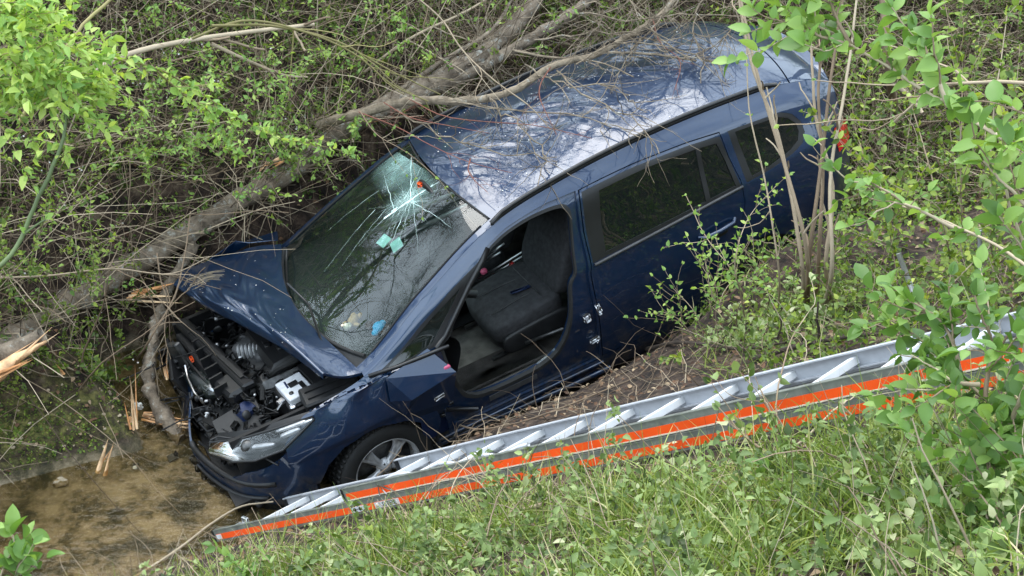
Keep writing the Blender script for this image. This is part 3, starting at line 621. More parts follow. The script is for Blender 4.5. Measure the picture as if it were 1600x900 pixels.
# ---- headlights
def headlight(T, B, depth, name='headlight'):
    T = np.array(T); B = np.array(B); n = len(T); root = None
    rows = [T*(1-t)+B*t for t in np.linspace(0, 1, 5)]
    for t, r in zip(np.linspace(0, 1, 5), rows): r += np.array([.5, .5, 0])*.03*math.sin(math.pi*t)
    V = np.vstack(rows); i = np.arange(4)[:, None]*n; j = np.arange(n-1)[None]; F = np.stack([i+j, i+n+j, i+n+1+j, i+1+j], -1).reshape(-1, 4)
    root = mesh(name, V, F, M['lens'], car)
    b = MB(); b.tube(np.vstack([T, B[::-1], T[:1]]), .009, n=5); b.build('bezel', M['black'], root)
    Vi = V+np.array(depth); mesh('housing', Vi, F, M['black'], root); return root, rows
T = [(.27, .85, .875), (.38, .80, .855), (.52, .735, .825), (.66, .66, .79), (.76, .57, .755), (.835, .47, .715)]
B = [(.27, .862, .865), (.38, .885, .83), (.50, .885, .77), (.66, .81, .72), (.77, .70, .69), (.865, .52, .665)]
hl, rows = headlight(T, B, (-.07, -.07, -.02))
b = MB()   # chrome blades and projector
b.se((.60, .76, .765), (.20, .03, .022), rot('z', -38)@rot('y', 10), e=.6, n=16, m=8); b.se((.42, .83, .82), (.13, .03, .028), rot('z', -18)@rot('y', 12), e=.6)
b.se((.40, .80, .84), (.20, .03, .02), rot('z', -25)@rot('y', 14), e=.5); b.se((.74, .60, .715), (.14, .03, .02), rot('z', -52), e=.6); b.build('reflector', M['rim'], hl)
b = MB(); b.se((.66, .70, .75), (.09, .09, .09), e=1); b.build('projector', M['steel'], hl)
# smashed right headlight, torn out and lying on the radiator
b = MB()
b.se((.70, -.10, .70), (.13, .42, .10), rot('z', 12)@rot('x', 10), e=.55, n=22, m=12, f=lambda V: V*(1+.08*np.sin(9*V[:, 1:2]+5*V[:, 2:3])))
o = b.build('smashed_headlight', M['lens'], car, label='smashed clear headlight lying across the torn nose'); b = MB()
b.se((.69, -.10, .70), (.10, .36, .075), rot('z', 12)@rot('x', 10), e=.6, n=14, m=8); b.build('reflector', M['silver'], o)
b = MB(); b.tube([(.75, -.30, .74), (.775, -.15, .75), (.78, .0, .74), (.76, .10, .71)], .008); b.build('chrome_strip', M['silver'], o)
# ---- hood: thrown up and buckled, front edge cut diagonally by the fold
HG = np.array([   # rows from the cowl (near windshield) to the free edge; columns left hinge -> far side
    [(-.10, .775, .965), (-.03, .45, 1.03), (.02, .10, 1.055), (-.02, -.30, 1.055), (-.16, -.74, 1.03)],
    [(.00, .77, .99), (.09, .47, 1.09), (.17, .10, 1.12), (.17, -.32, 1.115), (.04, -.82, 1.045)],
    [(.06, .76, 1.02), (.16, .46, 1.12), (.28, .04, 1.155), (.34, -.38, 1.13), (.28, -.90, 1.02)],
    [(.11, .745, 1.055), (.205, .43, 1.13), (.335, .0, 1.145), (.47, -.40, 1.13), (.47, -.86, 1.06)],
    [(.125, .75, 1.035), (.225, .42, 1.085), (.37, -.01, 1.085), (.50, -.36, 1.085), (.60, -.72, 1.075)]])
def hood_s(a, c):
    a = np.asarray(a, float); c = np.asarray(c, float); sh = a.shape; a = a.ravel(); c = c.ravel()
    cols = np.stack([crom(np.arange(5), HG[i], c) for i in range(5)], 0)
    out = np.zeros((len(a), 3)); i = np.clip(a.astype(int), 0, 3); t = (a-i)[:, None]; n = np.arange(len(a))
    Mt = np.zeros_like(cols); Mt[1:-1] = (cols[2:]-cols[:-2])/2; Mt[0] = cols[1]-cols[0]; Mt[-1] = cols[-1]-cols[-2]
    out = cols[i, n]*(2*t**3-3*t**2+1)+Mt[i, n]*(t**3-2*t**2+t)+cols[i+1, n]*(3*t**2-2*t**3)+Mt[i+1, n]*(t**3-t**2)
    g = lambda ca, cc, sa, s2: np.exp(-((a-ca)/sa)**2-((c-cc)/s2)**2)
    w = .010*np.sin(5*a+3*c+2*np.sin(3*c))*g(2.2, 3, 1.6, 1.3)+.006*np.sin(9*c+4*a)*g(2.5, 3.2, 1.3, 1)-.02*g(2.6, 2.0, .6, .35)+.012*g(1.4, 1.1, .6, .3)
    w += .004*np.sin(13*c+8*a+3*np.sin(5*a))*g(2, 3.3, 2, 1.5)
    w += .014*(np.abs(np.sin(1.7*c+1.1*a+.4))-.5)*g(3.2, 1.6, 1.0, 1.8)-.010*np.abs(np.sin(2.3*a-1.9*c))*g(2.6, 3.2, 1.0, 1.0)
    out[:, 2] += w; out[:, 0] += w*.3; return out.reshape(sh+(3,))
def grid(name, f, a0, a1, na, b0, b1, nb, mt, par, flip=False, thick=0, label=None):
    a = np.linspace(a0, a1, na); c = np.linspace(b0, b1, nb); A, Bb = np.meshgrid(a, c, indexing='ij'); V = f(A, Bb).reshape(-1, 3)
    i = np.arange(na-1)[:, None]*nb; j = np.arange(nb-1)[None]; F = np.stack([i+j, i+j+1, i+nb+j+1, i+nb+j], -1).reshape(-1, 4)
    if flip: F = F[:, ::-1]
    if thick:
        n = len(V); V = np.vstack([V, V-[0, 0, thick]]); F2 = F[:, ::-1]+n
        bd = [*(range(nb)), *(nb-1+nb*np.arange(1, na)), *((na-1)*nb+np.arange(nb-2, -1, -1)), *(nb*np.arange(na-2, 0, -1))]
        bd = np.array(bd); q = np.roll(bd, -1); S = np.stack([bd, bd+n, q+n, q], -1); F = np.vstack([F, F2, S])
        if flip: pass
    o = mesh(name, V, F, mt, par, True)
    if label: o['label'] = label
    return autosmooth(o, 50)
hd = grid('hood', hood_s, 0, 4, 61, 0, 4, 81, PT, car, flip=True, thick=.018, label='buckled hood thrown up towards the windshield')
b = MB()     # scraped bare streak
for k in range(26):
    c0 = RNG.uniform(3.25, 3.6); a0 = RNG.uniform(1.6, 2.6); L = RNG.uniform(.5, 1.5); ts = np.linspace(0, 1, 6)
    pts = [hood_s(np.array([a0+L*t]), np.array([c0+.12*L*t]))[0]+[0, 0, .002] for t in ts if a0+L*t < 4]
    if len(pts) > 2: b.tube(pts, RNG.uniform(.0008, .003), n=3)
o = b.build('scrape_mark', M['stone'], hd); o['kind'] = 'stuff'
# crumpled far fender pieces above the hood
V = [(-.16, -.80, 1.03), (-.20, -.95, 1.0), (.02, -.86, 1.06), (.0, -1.02, .98), (.16, -.92, .99), (.2, -1.08, .93), (.34, -1.00, .93), (.40, -1.08, .86), (.1, -.88, 1.10), (.30, -.92, 1.02)]
poly('crumpled_fender', V, [(0, 1, 3, 2), (2, 3, 4), (4, 3, 5), (4, 5, 7, 6), (2, 4, 8), (8, 4, 9), (9, 4, 6)], PT, thick=.006, label='crumpled far fender behind the hood')
# cowl panel, black, between hood and windshield
def cowl(a, y): return np.stack([xc(y*.74)+.0+a*.10, y*.76, Q(xc(y*.74), y*.74)[..., 2]-.01-a*.05], -1)
grid('cowl_panel', cowl, -.2, 1.2, 8, -1, 1, 30, M['plastic'], car, flip=True)
b = MB(); b.tube([(.02, .5, 1.035), (-.05, .1, 1.09), (-.02, -.2, 1.085)], .008, n=5); b.tube([(.03, -.1, 1.04), (-.1, -.45, 1.07), (-.16, -.62, 1.05)], .008, n=5); b.build('wiper', M['black'], car)
# ---- engine bay
b = MB(); b.box((.38, 0, .38), (.95, 1.5, .05)); b.box((-.12, 0, .62), (.03, 1.5, .6)); b.box((.35, .66, .62), (.8, .03, .35), rot('x', 8)); b.box((.35, -.70, .60), (.7, .03, .4)); b.build('engine_bay_walls', M['plastic'], car, smooth=False)
def part(name, mt, label=None, par=car, **k):
    b = MB(); k['f'](b); o = b.build(name, mt, par); autosmooth(o, 40)
    if label: o['label'] = label
    return o
bat = part('battery', M['white'], 'white topped battery', f=lambda b: (b.box((.245, .42, .775), (.17, .21, .05), rot('z', 6), bev=.006), b.box((.07, .345, .785), (.07, .12, .045), rot('z', 6), bev=.006)))
part('battery_case', M['plastic'], par=bat, f=lambda b: b.box((.19, .40, .66), (.32, .26, .18), rot('z', 6), bev=.01))
part('battery_strap', M['black'], par=bat, f=lambda b: b.box((.125, .39, .80), (.06, .27, .02), rot('z', 6), bev=.004))
part('battery_terminal', M['silver'], par=bat, f=lambda b: (b.box((.36, .46, .76), (.05, .04, .03), rot('z', 20), bev=.005), b.tube([(.36, .48, .77), (.40, .5, .75), (.42, .47, .73)], .008), b.se((.31, .53, .74), (.05, .05, .04), e=.7)))
part('battery_terminal', M['black'], par=bat, f=lambda b: (b.se((.285, .475, .803), (.03, .03, .012), e=.8, n=10), b.box((.245, .40, .8025), (.06, .05, .006), rot('z', 6), bev=.002), b.box((.20, .44, .8025), (.03, .07, .006), rot('z', 6), bev=.002)))
part('battery_label', M['navy'], par=bat, f=lambda b: [b.box((.285+.012*math.cos(.1)*0, .352+.012*k, .8015), (.012, .008, .004), rot('z', 6)) for k in range(6)])
part('fuse_box', M['plastic'], f=lambda b: (b.box((.08, .62, .80), (.36, .17, .10), rot('z', -4)@rot('x', -6), bev=.012), b.box((.08, .60, .856), (.30, .012, .012), rot('z', -4)), b.box((.08, .66, .85), (.30, .012, .012), rot('z', -4))))
part('fuse_box', M['navy'], 'small blue box by the headlight', f=lambda b: b.box((.56, .33, .70), (.11, .11, .08), rot('z', 15), bev=.01))
part('engine_cover', M['black'], f=lambda b: (b.box((.16, -.02, .82), (.34, .50, .10), rot('z', 4)@rot('y', 6), bev=.03), b.box((.16, -.02, .875), (.24, .03, .02), rot('z', 4)), b.se((.20, .10, .87), (.05, .05, .03)), b.se((.26, .02, .86), (.04, .04, .03))))
part('coolant_tank', M['plastic2'], f=lambda b: (b.se((.36, -.16, .78), (.20, .10, .12), rot('z', 14), e=.6), b.se((.31, -.02, .76), (.10, .09, .10), e=.8)))
part('air_duct', M['rim'], 'grey ribbed air duct', f=lambda b: [b.se((.42-.022*k, -.12+.012*k, .80), (.024, .09, .10), rot('z', -25), e=.9, n=12, m=8) for k in range(6)])
part('radiator_support', M['black'], f=lambda b: (b.box((.56, -.22, .80), (.09, .95, .05), rot('z', 10)@rot('y', -8), bev=.012), b.box((.56, -.22, .832), (.03, .8, .014), rot('z', 10)), b.box((.57, .14, .76), (.14, .22, .09), rot('z', 12), bev=.02), *[b.box((.60+.006*k, -.5+.11*k, .80), (.09, .012, .07), rot('z', 10)) for k in range(7)]))
part('radiator', M['plastic'], f=lambda b: (b.box((.68, -.30, .58), (.06, .66, .38), rot('z', 6)@rot('y', -10), bev=.01), *[b.box((.715, -.30, .42+.022*k), (.012, .60, .006), rot('z', 6)@rot('y', -10)) for k in range(16)]))
part('crash_beam', M['steel'], f=lambda b: (b.box((.80, -.1, .50), (.05, 1.0, .09), rot('z', 3), bev=.01), b.box((.74, -.40, .70), (.05, .12, .30), rot('z', 30)@rot('x', 20), bev=.01)))
part('splash_panel', M['plastic'], f=lambda b: (b.box((.77, -.42, .62), (.02, .45, .28), rot('z', -12)@rot('y', 20), bev=.004), b.box((.62, .40, .66), (.30, .30, .02), rot('x', -14)@rot('y', 12), bev=.004), b.box((.66, .18, .64), (.24, .26, .02), rot('y', 20)@rot('z', 20), bev=.004)))
part('coolant_hose', M['rubber'], f=lambda b: (b.tube([(.05, .18, .83), (.16, .24, .84), (.28, .22, .82), (.36, .18, .76), (.42, .22, .68)], .024, n=8), b.tube([(.44, .30, .70), (.40, .22, .74), (.46, .12, .74), (.52, .05, .70)], .018, n=8)))
part('strut_tower', M['steel'], f=lambda b: (b.se((.0, .56, .78), (.22, .2, .10), e=.9), b.se((.0, .56, .84), (.08, .08, .03))))
part('engine_block', M['steel'], f=lambda b: (b.box((.22, -.05, .62), (.42, .62, .30), bev=.04), b.se((.42, -.30, .62), (.16, .2, .2), e=.8), b.se((.45, .05, .60), (.16, .16, .16), e=.8)))
b = MB()
for k in range(380):
    x, y = RNG.uniform(-.02, .84), RNG.uniform(-.68, .58); z = .60+.22*RNG.random()-.10*max(0, x-.5)/.3
    if .05 < x < .36 and .28 < y < .6: continue
    s = RNG.uniform(.015, .07, 3); kk = RNG.random()
    R = rot('z', RNG.uniform(0, 180))@rot('x', RNG.uniform(-30, 30))
    if kk < .5: b.box((x, y, z), s, R, bev=.004, t=.4)
    elif kk < .75: b.se((x, y, z), s, R, n=8, m=5, e=.8)
    else:
        p0 = np.array([x, y, z]); d = RNG.normal(0, .07, (4, 3)); d[:, 2] *= .3; b.tube(p0+np.cumsum(d, 0), RNG.uniform(.004, .009), n=5)
o = b.build('engine_clutter', M['plastic'], car); o['kind'] = 'stuff'
b = MB()
for k in range(26):
    x, y = RNG.uniform(.05, .8), RNG.uniform(-.6, .5); b.se((x, y, .79-.10*max(0, x-.5)/.3), RNG.uniform(.012, .032, 3), rot('z', RNG.uniform(0, 90)), n=6, m=4, e=.7)
o = b.build('loose_metal_fittings', M['rim'], car); o['kind'] = 'stuff'
b = MB(); b.box((.70, -.27, .79), (.02, .04, .03), bev=.004); b.build('orange_clip', M['orange'], car)
# ---- wheels
def wheel(x, y, z, steer=0, s=1):
    R = rot('z', steer)@rot('x', -90*s); c = np.array([x, y, z])
    b = MB(); pr = [(.215, -.09), (.235, -.10), (.30, -.105), (.320, -.085), (.327, -.05), (.328, 0), (.327, .05), (.320, .085), (.30, .103), (.235, .10), (.217, .088), (.212, .05)]
    b.lathe(pr, c, R, n=56)
    for k in range(56):
        a = 2*np.pi*k/56
        for hh, ww in ((.062, .05), (.0, .045), (-.06, .05)):
            q = R@np.array([.330*math.cos(a+hh), .330*math.sin(a+hh), hh]); b.box(c+q, (.012, .017, ww), R@rot('z', math.degrees(a+hh)))
    ty_ = b.build('wheel', M['rubber'], car)
    b = MB(); b.lathe([(.213, .088), (.222, .093), (.218, .080), (.200, .070), (.195, 0), (.195, -.07)], c, R, n=48)
    for k in range(5):
        a = 2*np.pi*k/5+.25
        for da in (-.15, .15):
            p = []
            for r_, h_ in ((.045, .055), (.10, .072), (.16, .07), (.207, .064)): p.append(c+R@np.array([r_*math.cos(a+da*(r_/.2)), r_*math.sin(a+da*(r_/.2)), h_]))
            b.tube(p, [.022, .017, .016, .02], n=6)
        p = [c+R@np.array([r_*math.cos(a), r_*math.sin(a), .062]) for r_ in (.03, .10, .17, .20)]; b.tube(p, [.02, .022, .026, .03], n=6)
    b.lathe([(0, .078), (.026, .078), (.030, .070), (.055, .060), (.06, .04)], c, R, n=24); b.build('rim', M['rim'] if x > -1 else M['steel'], ty_)  # rear rims take a darker metal to stand in for shade round them
    b = MB(); b.lathe([(0, .0), (.19, .0), (.19, .02), (0.0, .02)], c, R, n=24); b.build('brake_disc', M['steel'], ty_)
    b = MB()
    for k in range(5):
        a = 2*np.pi*k/5; b.se(c+R@np.array([.04*math.cos(a), .04*math.sin(a), .072]), (.016, .016, .016), n=6, m=4)
    split(b.build('wheel_nut', M['steel'], ty_))
wheel(-.06, .79, .265, steer=4)
wheel(0, -.80, .34, s=-1); wheel(-2.81, .80, .345); wheel(-2.81, -.80, .345, s=-1)
def liner(x0, s):
    b = MB(); th = np.linspace(-.3, math.pi+.3, 20); V = []
    for y in (.90, .55):
        for a in th: V.append((x0+.40*math.cos(a), s*y, .36+.40*math.sin(a)))
    n = len(th); i = np.arange(n-1); b.add(V, np.stack([i, i+1, i+n+1, i+n], -1)); b.build('wheel_arch_liner', M['rubber'], car)
for x0 in (-.03, -2.81):
    for s in (1, -1): liner(x0, s)
# thin scratches from the branches
b = MB()
for k in range(34):
    if k < 22: x0, v0 = RNG.uniform(-2.6, -1.7), RNG.uniform(1.8, 4.6); pts = [P(x0+t*.5*RNG.uniform(.9, 1.1), v0+t*RNG.uniform(-.1, .3))+[0, .003, 0] for t in np.linspace(0, RNG.uniform(.2, 1), 6)]
    else: x0, v0 = RNG.uniform(-.05, .25), RNG.uniform(3, 4); pts = [fend(np.array(x0+t*.2), np.array(v0+t*.3))+[0, .001, 0] for t in np.linspace(0, RNG.uniform(.3, 1), 6)]
    b.tube(pts, RNG.uniform(.0002, .0005), n=3)
o = b.build('scratches', M['plastic2'], car); o['kind'] = 'stuff'
# ---- cabin
FLR = MB(); FLR.box((-1.9, 0, .30), (3.3, 1.66, .05)); FLR.build('floor_pan', M['carpet'], car, smooth=False)
b = MB(); b.box((-.95, .60, .37), (.80, .36, .06), rot('x', 4), bev=.03); b.box((-1.0, .76, .40), (.85, .10, .10), bev=.03); b.box((-.48, .45, .48), (.30, .60, .03), rot('y', 40), bev=.01); b.build('dusty_floor_mat', M['carpet'], car)
def seat(x, y, label=None):
    def cf(V): V = V.copy(); V[:, 2] += .25*(np.abs(V[:, 1])**3)*(V[:, 2] > -.2); V[:, 2] -= .18*np.clip(V[:, 0], 0, 1)**2; return V
    b = MB(); b.se((x, y, .60), (.54, .52, .17), rot('y', 6), e=.42, n=28, m=14, f=cf); root = b.build('seat', M['fabric'], car, label=label)
    b = MB(); b.se((x-.39, y, .96), (.15, .50, .70), rot('y', -25), e=.45, n=26, m=14, f=lambda V: np.stack([V[:, 0]+.45*np.abs(V[:, 1])**3, V[:, 1]*(1-.12*V[:, 2]), V[:, 2]], -1)); b.build('backrest', M['fabric'], root)
    b = MB(); b.se((x-.52, y, 1.40), (.10, .27, .19), rot('y', -16), e=.5); b.build('headrest', M['fabric'], root)
    b = MB()
    for dy in (-.06, .06): b.tube([(x-.47, y+dy, 1.24), (x-.50, y+dy, 1.36)], .007)
    b.build('headrest_post', M['steel'], root)
    b = MB(); b.se((x-.02, y+.26*np.sign(y), .52), (.50, .05, .16), rot('y', 4), e=.5, n=20); b.se((x+.02, y, .47), (.44, .42, .12), e=.4); b.build('seat_base', M['plastic'], root)
    b = MB(); b.tube([(x+.3, y+.2*np.sign(y), .40), (x-.35, y+.2*np.sign(y), .40)], .016); b.tube([(x+.3, y-.2*np.sign(y), .40), (x-.35, y-.2*np.sign(y), .40)], .016); b.tube([(x-.18, y+.30*np.sign(y), .47), (x+.1, y+.31*np.sign(y), .50)], .012); b.build('seat_rail', M['steel'], root)
    b = MB()
    for yy in (-.1, .12): b.tube([(x+.22, y+yy, .672), (x, y+yy*.9, .692), (x-.22, y+yy*.8, .690)], .004, n=4)
    b.tube([(x-.12, y-.2, .70), (x-.12, y+.2, .70)], .004, n=4)
    b.build('seam', M['plastic2'], root); return root
s1 = seat(-1.29, .37, 'dusty charcoal driver seat'); s1.location = (0, 0, .05); seat(-1.25, -.38)
b = MB(); b.se((-2.25, 0, .62), (.5, 1.25, .18), e=.4, n=24); rs = b.build('rear_bench', M['fabric'], car); b = MB(); b.se((-2.6, 0, 1.0), (.16, 1.25, .75), rot('y', -18), e=.4, n=24); b.build('backrest', M['fabric'], rs)
b = MB(); b.se((-2.75, .35, 1.42), (.1, .25, .18)); b.se((-2.75, -.35, 1.42), (.1, .25, .18)); b.build('headrest', M['fabric'], rs)
b = MB(); b.box((-1.15, 0, .50), (.9, .16, .26), bev=.04); cs = b.build('centre_console', M['plastic'], car)
b = MB(); b.box((-1.445, 0.070, 0.696), (.035, .03, .045), bev=.008); b.build('belt_buckle', M['red'], cs)
for y, z in ((-.70, .86), (-.68, .73)): b = MB(); b.tube([(-.75, y, z), (-1.2, y+.01, z+.03), (-1.62, y, z+.05)], .016, n=8); b.build('door_trim_strip', M['silver'], car)
for p, q in (((-1.192, 0.060, 0.696), (-1.544, 0.060, 0.755)), ((-1.240, 0.050, 0.667), (-1.542, 0.050, 0.713)), ((-1.310, 0.040, 0.830), (-1.432, 0.040, 0.866)), ((-1.287, 0.030, 0.787), (-1.397, 0.030, 0.803))):
    b = MB(); b.tube([p, q], .007, n=8); b.build('chrome_bar', M['silver'], cs)
b = MB(); b.se((-1.247, 0.050, 0.728), (.05, .04, .04), e=.8); b.build('pink_knob', M['pink'], cs)
def dash(a, y):
    yy = np.asarray(y, float); prof = np.array([[-.16, .0], [.0, -.005], [-.18, .012], [-.36, -.0], [-.50, -.05], [-.56, -.16], [-.50, -.34]])
    pr = crom(np.linspace(0, 1, 6), prof[1:], np.asarray(a, float).ravel()).reshape(np.shape(a)+(2,))
    x0 = xc(yy*.7)-.03; return np.stack([x0+pr[..., 0], yy*.72, .985+pr[..., 1]-.03*np.abs(yy)**3+.03*np.exp(-((yy-.5)/.25)**2)*np.exp(-((a-.55)/.2)**2)], -1)
ds = grid('dashboard', dash, 0, 1, 18, -1, 1, 30, M['plastic'], car, flip=False, thick=.01)
b = MB(); R = rot('y', 62); th = np.linspace(0, 2*np.pi, 29); c = np.array([-.78, .37, .98])
b.tube([c+R@np.array([.185*math.cos(a), .185*math.sin(a), 0]) for a in th], .015, n=7, caps=False); b.se(c+R@np.array([0, 0, -.03]), (.13, .15, .06), R, e=.6)
for a in (0, 2.2, -2.2): b.tube([c+R@np.array([.03*math.cos(a), .03*math.sin(a), -.02]), c+R@np.array([.18*math.cos(a), .18*math.sin(a), 0])], .012)
b.tube([c+R@np.array([0, 0, -.03]), c+R@np.array([0, 0, -.3])], .03); b.build('steering_wheel', M['plastic'], car)
b = MB(); b.se((-1.0, 0, 1.47), (.03, .22, .07), rot('y', -20), e=.6); b.build('rear_view_mirror', M['black'], car)
b = MB(); b.box((-.99, -.06, 1.475), (.03, .05, .05), rot('z', 20), bev=.01); b.build('orange_tag', M['orange'], ws)
b = MB(); b.box((-.60, .80, .62), (.10, .05, .30), rot('y', 12), bev=.02); b.build('kick_panel', M['plastic'], car)
# ---- things lying in the car
o = tag(empty('ice_scraper', 'blue plastic strip lying on the driver seat', 'scraper', c2w((-1.33, .42, .755))), None); o.rotation_euler = car.rotation_euler
b = MB(); b.box((0, 0, .004), (.14, .026, .008), rot('z', 8), bev=.003); b.box((.0, .016, .008), (.12, .006, .008), rot('z', 8)); ob = b.build('handle', M['navy'], o); o.rotation_euler = Matrix(CWM.tolist()).to_euler(); o.rotation_euler.rotate_axis('Z', -.25)
def plush(name, label, xyz, spec, rz):
    o = empty(name, label, 'toy', c2w(xyz)); o.rotation_euler = Matrix(CWM.tolist()).to_euler(); o.rotation_euler.rotate_axis('Z', rz)
    for nm, mt, lst in spec:
        b = MB()
        for c, d in lst: b.se(c, d, e=.95, n=14, m=9)
        b.build(nm, M[mt], o)
plush('teddy_bear', 'small tan teddy bear lying on the dashboard behind the windshield', (-.235, .345, 1.0), [
    ('body', 'tan', [((0, 0, .02), (.11, .06, .055)), ((.05, .025, .015), (.05, .028, .028)), ((.055, -.02, .015), (.05, .028, .028)), ((-.03, .035, .015), (.028, .05, .026)), ((-.03, -.035, .015), (.028, .05, .026))]),
    ('head', 'cream', [((-.07, 0, .03), (.058, .056, .052)), ((-.085, .026, .045), (.02, .02, .018)), ((-.085, -.026, .045), (.02, .02, .018))]), ('nose', 'brownp', [((-.065, 0, .058), (.012, .012, .008))])], -2.4)
plush('plush_toy', 'brown plush toy with a bright blue shirt on the dashboard beside the pillar', (-.34, .50, .985), [
    ('body', 'brownp', [((0, 0, .02), (.09, .07, .055)), ((.06, 0, .03), (.06, .06, .05)), ((-.05, .03, .015), (.05, .03, .03)), ((-.05, -.03, .015), (.05, .03, .03))]),
    ('shirt', 'blue', [((-.002, 0, .028), (.075, .085, .06)), ((.0, .045, .02), (.045, .05, .035)), ((.0, -.045, .02), (.045, .05, .035))])], -.9)

# ------------------------------------------------------------------ terrain height
def vnoise(x, y, seed=0):
    xi = np.floor(x).astype(np.int64); yi = np.floor(y).astype(np.int64); fx = x-xi; fy = y-yi
    fx = fx*fx*(3-2*fx); fy = fy*fy*(3-2*fy)
    def h(a, b):
        n = (a*374761393+b*668265263+seed*974634777) & 0x7fffffff; n = ((n ^ (n >> 13))*1274126177) & 0x7fffffff
        return ((n ^ (n >> 16)) & 0xffff)/65535.
    return (h(xi, yi)*(1-fx)+h(xi+1, yi)*fx)*(1-fy)+(h(xi, yi+1)*(1-fx)+h(xi+1, yi+1)*fx)*fy
def fbm(x, y, f, o=4, seed=0):
    s = 0; a = 1; t = 0
    for k in range(o): s = s+a*(vnoise(x*f, y*f, seed+k)-.5); t += a; a *= .5; f *= 2.03
    return s/t*2
def smax(a, b, k): h = np.clip(.5+.5*(a-b)/k, 0, 1); return b+(a-b)*h+k*h*(1-h)
def smin(a, b, k): return -smax(-a, -b, k)
CM = np.array([[-.87189, .46485, -.154], [-.46501, -.88467, -.03769], [-.155, .036, .987]]); CO3 = np.array([0, 0, -.27])
def far_s(X, Y): return (X+1.93)*-.364+(Y+.874)*.931
def near_h(X, Y): return .857+.469*(X-.795)-.644*(Y+1.74)
def H(X, Y, noise=True):
    X = np.asarray(X, float); Y = np.asarray(Y, float)
    s = far_s(X, Y)+(.06*fbm(X, Y, 1.3, 3, 5) if noise else 0)
    hf = np.where(s < .4, .95*s, .38+.50*(s-.4)); hf = np.where(s > 3, 1.68+.62*(s-3), hf); hf = smin(hf, 3.3+0*hf, .8)
    hn = near_h(X, Y)+(.05*fbm(X, Y, 1.7, 3, 9) if noise else 0); hn = smin(hn, 4.2+0*hn, .5)
    h = smax(smax(hf, hn, .10), -.04+0*X, .05)
    if noise: h = h+.05*fbm(X, Y, 2.2, 4, 2)*np.clip(h/.3, 0.12, 1)+.018*fbm(X, Y, 11, 3, 3)*np.clip(h/.1, .1, 1)
    # the hollow the car lies in
    zc = .10; p = np.stack([X, Y, 0*X+.2], -1)-CO3; c = p@CM; x, y = c[..., 0], c[..., 1]
    dx = np.maximum(np.maximum(-3.9-x, x-1.0), 0); dy = np.maximum(np.abs(y)-.93, 0); dr = np.sqrt(dx*dx+dy*dy)
    h = h+.50*np.exp(-((x+2.75)/.75)**2-((y-1.45)/.42)**2)
    gz = CO3[2]+CM[2, 0]*x+CM[2, 1]*y+CM[2, 2]*zc+dr*np.where(y > 0, 1.5, 2.2)+.02+.55*np.clip((-1.75-x)/.8, 0, 1)*np.clip((y-.4)/.4, 0, 1)
    gz = np.maximum(gz, -.045)
    return np.where(gz < h, smin(h, gz, .06), h)

# ------------------------------------------------------------------ ground, creek
def axis(lo, hi, st, far):
    a = list(np.arange(lo, hi+1e-6, st)); d = st; x = hi; r = []
    while x < far: d *= 1.35; x += d; r.append(x)
    d = st; x = lo; l = []
    while x > -far: d *= 1.35; x -= d; l.append(x)
    return np.array(l[::-1]+a+r)
ax_, ay_ = axis(-3.6, 6.6, .045, 150), axis(-6.6, 7.6, .045, 150)
GX, GY = np.meshgrid(ax_, ay_, indexing='ij'); GZ = H(GX, GY); n1, n2 = GX.shape
i = np.arange(n1-1)[:, None]*n2; j = np.arange(n2-1)[None]; F = np.stack([i+j, i+n2+j, i+n2+j+1, i+j+1], -1).reshape(-1, 4)
def groundmat():
    m = mat('bank_soil', (.05, .03, .02), rough=.95); t = m.node_tree; b = t.nodes['Principled BSDF']; c = t.nodes.new('ShaderNodeTexCoord'); L = t.links
    def noise(sc, det=8, ro=.65):
        n = t.nodes.new('ShaderNodeTexNoise'); n.inputs['Scale'].default_value = sc; n.inputs['Detail'].default_value = det; n.inputs['Roughness'].default_value = ro; L.new(c.outputs['Object'], n.inputs['Vector']); return n.outputs['Fac']
    def ramp(src, st):
        r = t.nodes.new('ShaderNodeValToRGB'); cr = r.color_ramp
        while len(cr.elements) < len(st): cr.elements.new(.5)
        for e, (p, cc) in zip(cr.elements, st): e.position = p; e.color = (*cc, 1)
        L.new(src, r.inputs[0]); return r.outputs[0]
    def mix(f, a, b2):
        x = t.nodes.new('ShaderNodeMix'); x.data_type = 'RGBA'; L.new(f, x.inputs[0]); L.new(a, x.inputs[6]); L.new(b2, x.inputs[7]); return x.outputs[2]
    def at(n):
        a = t.nodes.new('ShaderNodeAttribute'); a.attribute_name = n; return a.outputs['Fac']
    def mr(src, a, b2):
        r = t.nodes.new('ShaderNodeMapRange'); r.inputs[1].default_value = a; r.inputs[2].default_value = b2; L.new(src, r.inputs[0]); return r.outputs[0]
    soil = ramp(noise(9), [(.38, (.010, .006, .004)), (.48, (.038, .023, .016)), (.56, (.075, .048, .033)), (.66, (.17, .125, .085))])
    moss = ramp(noise(24), [(.38, (.025, .028, .008)), (.5, (.10, .105, .025)), (.62, (.22, .20, .06))])
    bed = ramp(noise(5.5, 9, .68), [(.38, (.03, .028, .010)), (.46, (.085, .068, .03)), (.52, (.20, .155, .09)), (.62, (.36, .29, .195))])
    def mul(x, y):
        q = t.nodes.new('ShaderNodeMath'); q.operation = 'MULTIPLY'; L.new(x, q.inputs[0]); L.new(y, q.inputs[1]); return q.outputs[0]
    mf = mul(at('moss'), mr(noise(6), .38, .55))
    col = mix(at('bed'), mix(mf, soil, moss), bed); L.new(col, b.inputs['Base Color'])
    bp = t.nodes.new('ShaderNodeBump'); bp.inputs['Distance'].default_value = .03; L.new(noise(30), bp.inputs['Height']); L.new(bp.outputs[0], b.inputs['Normal'])
    q = t.nodes.new('ShaderNodeMapRange'); q.inputs[3].default_value = .95; q.inputs[4].default_value = .35; L.new(at('bed'), q.inputs[0]); L.new(q.outputs[0], b.inputs['Roughness'])
    return m
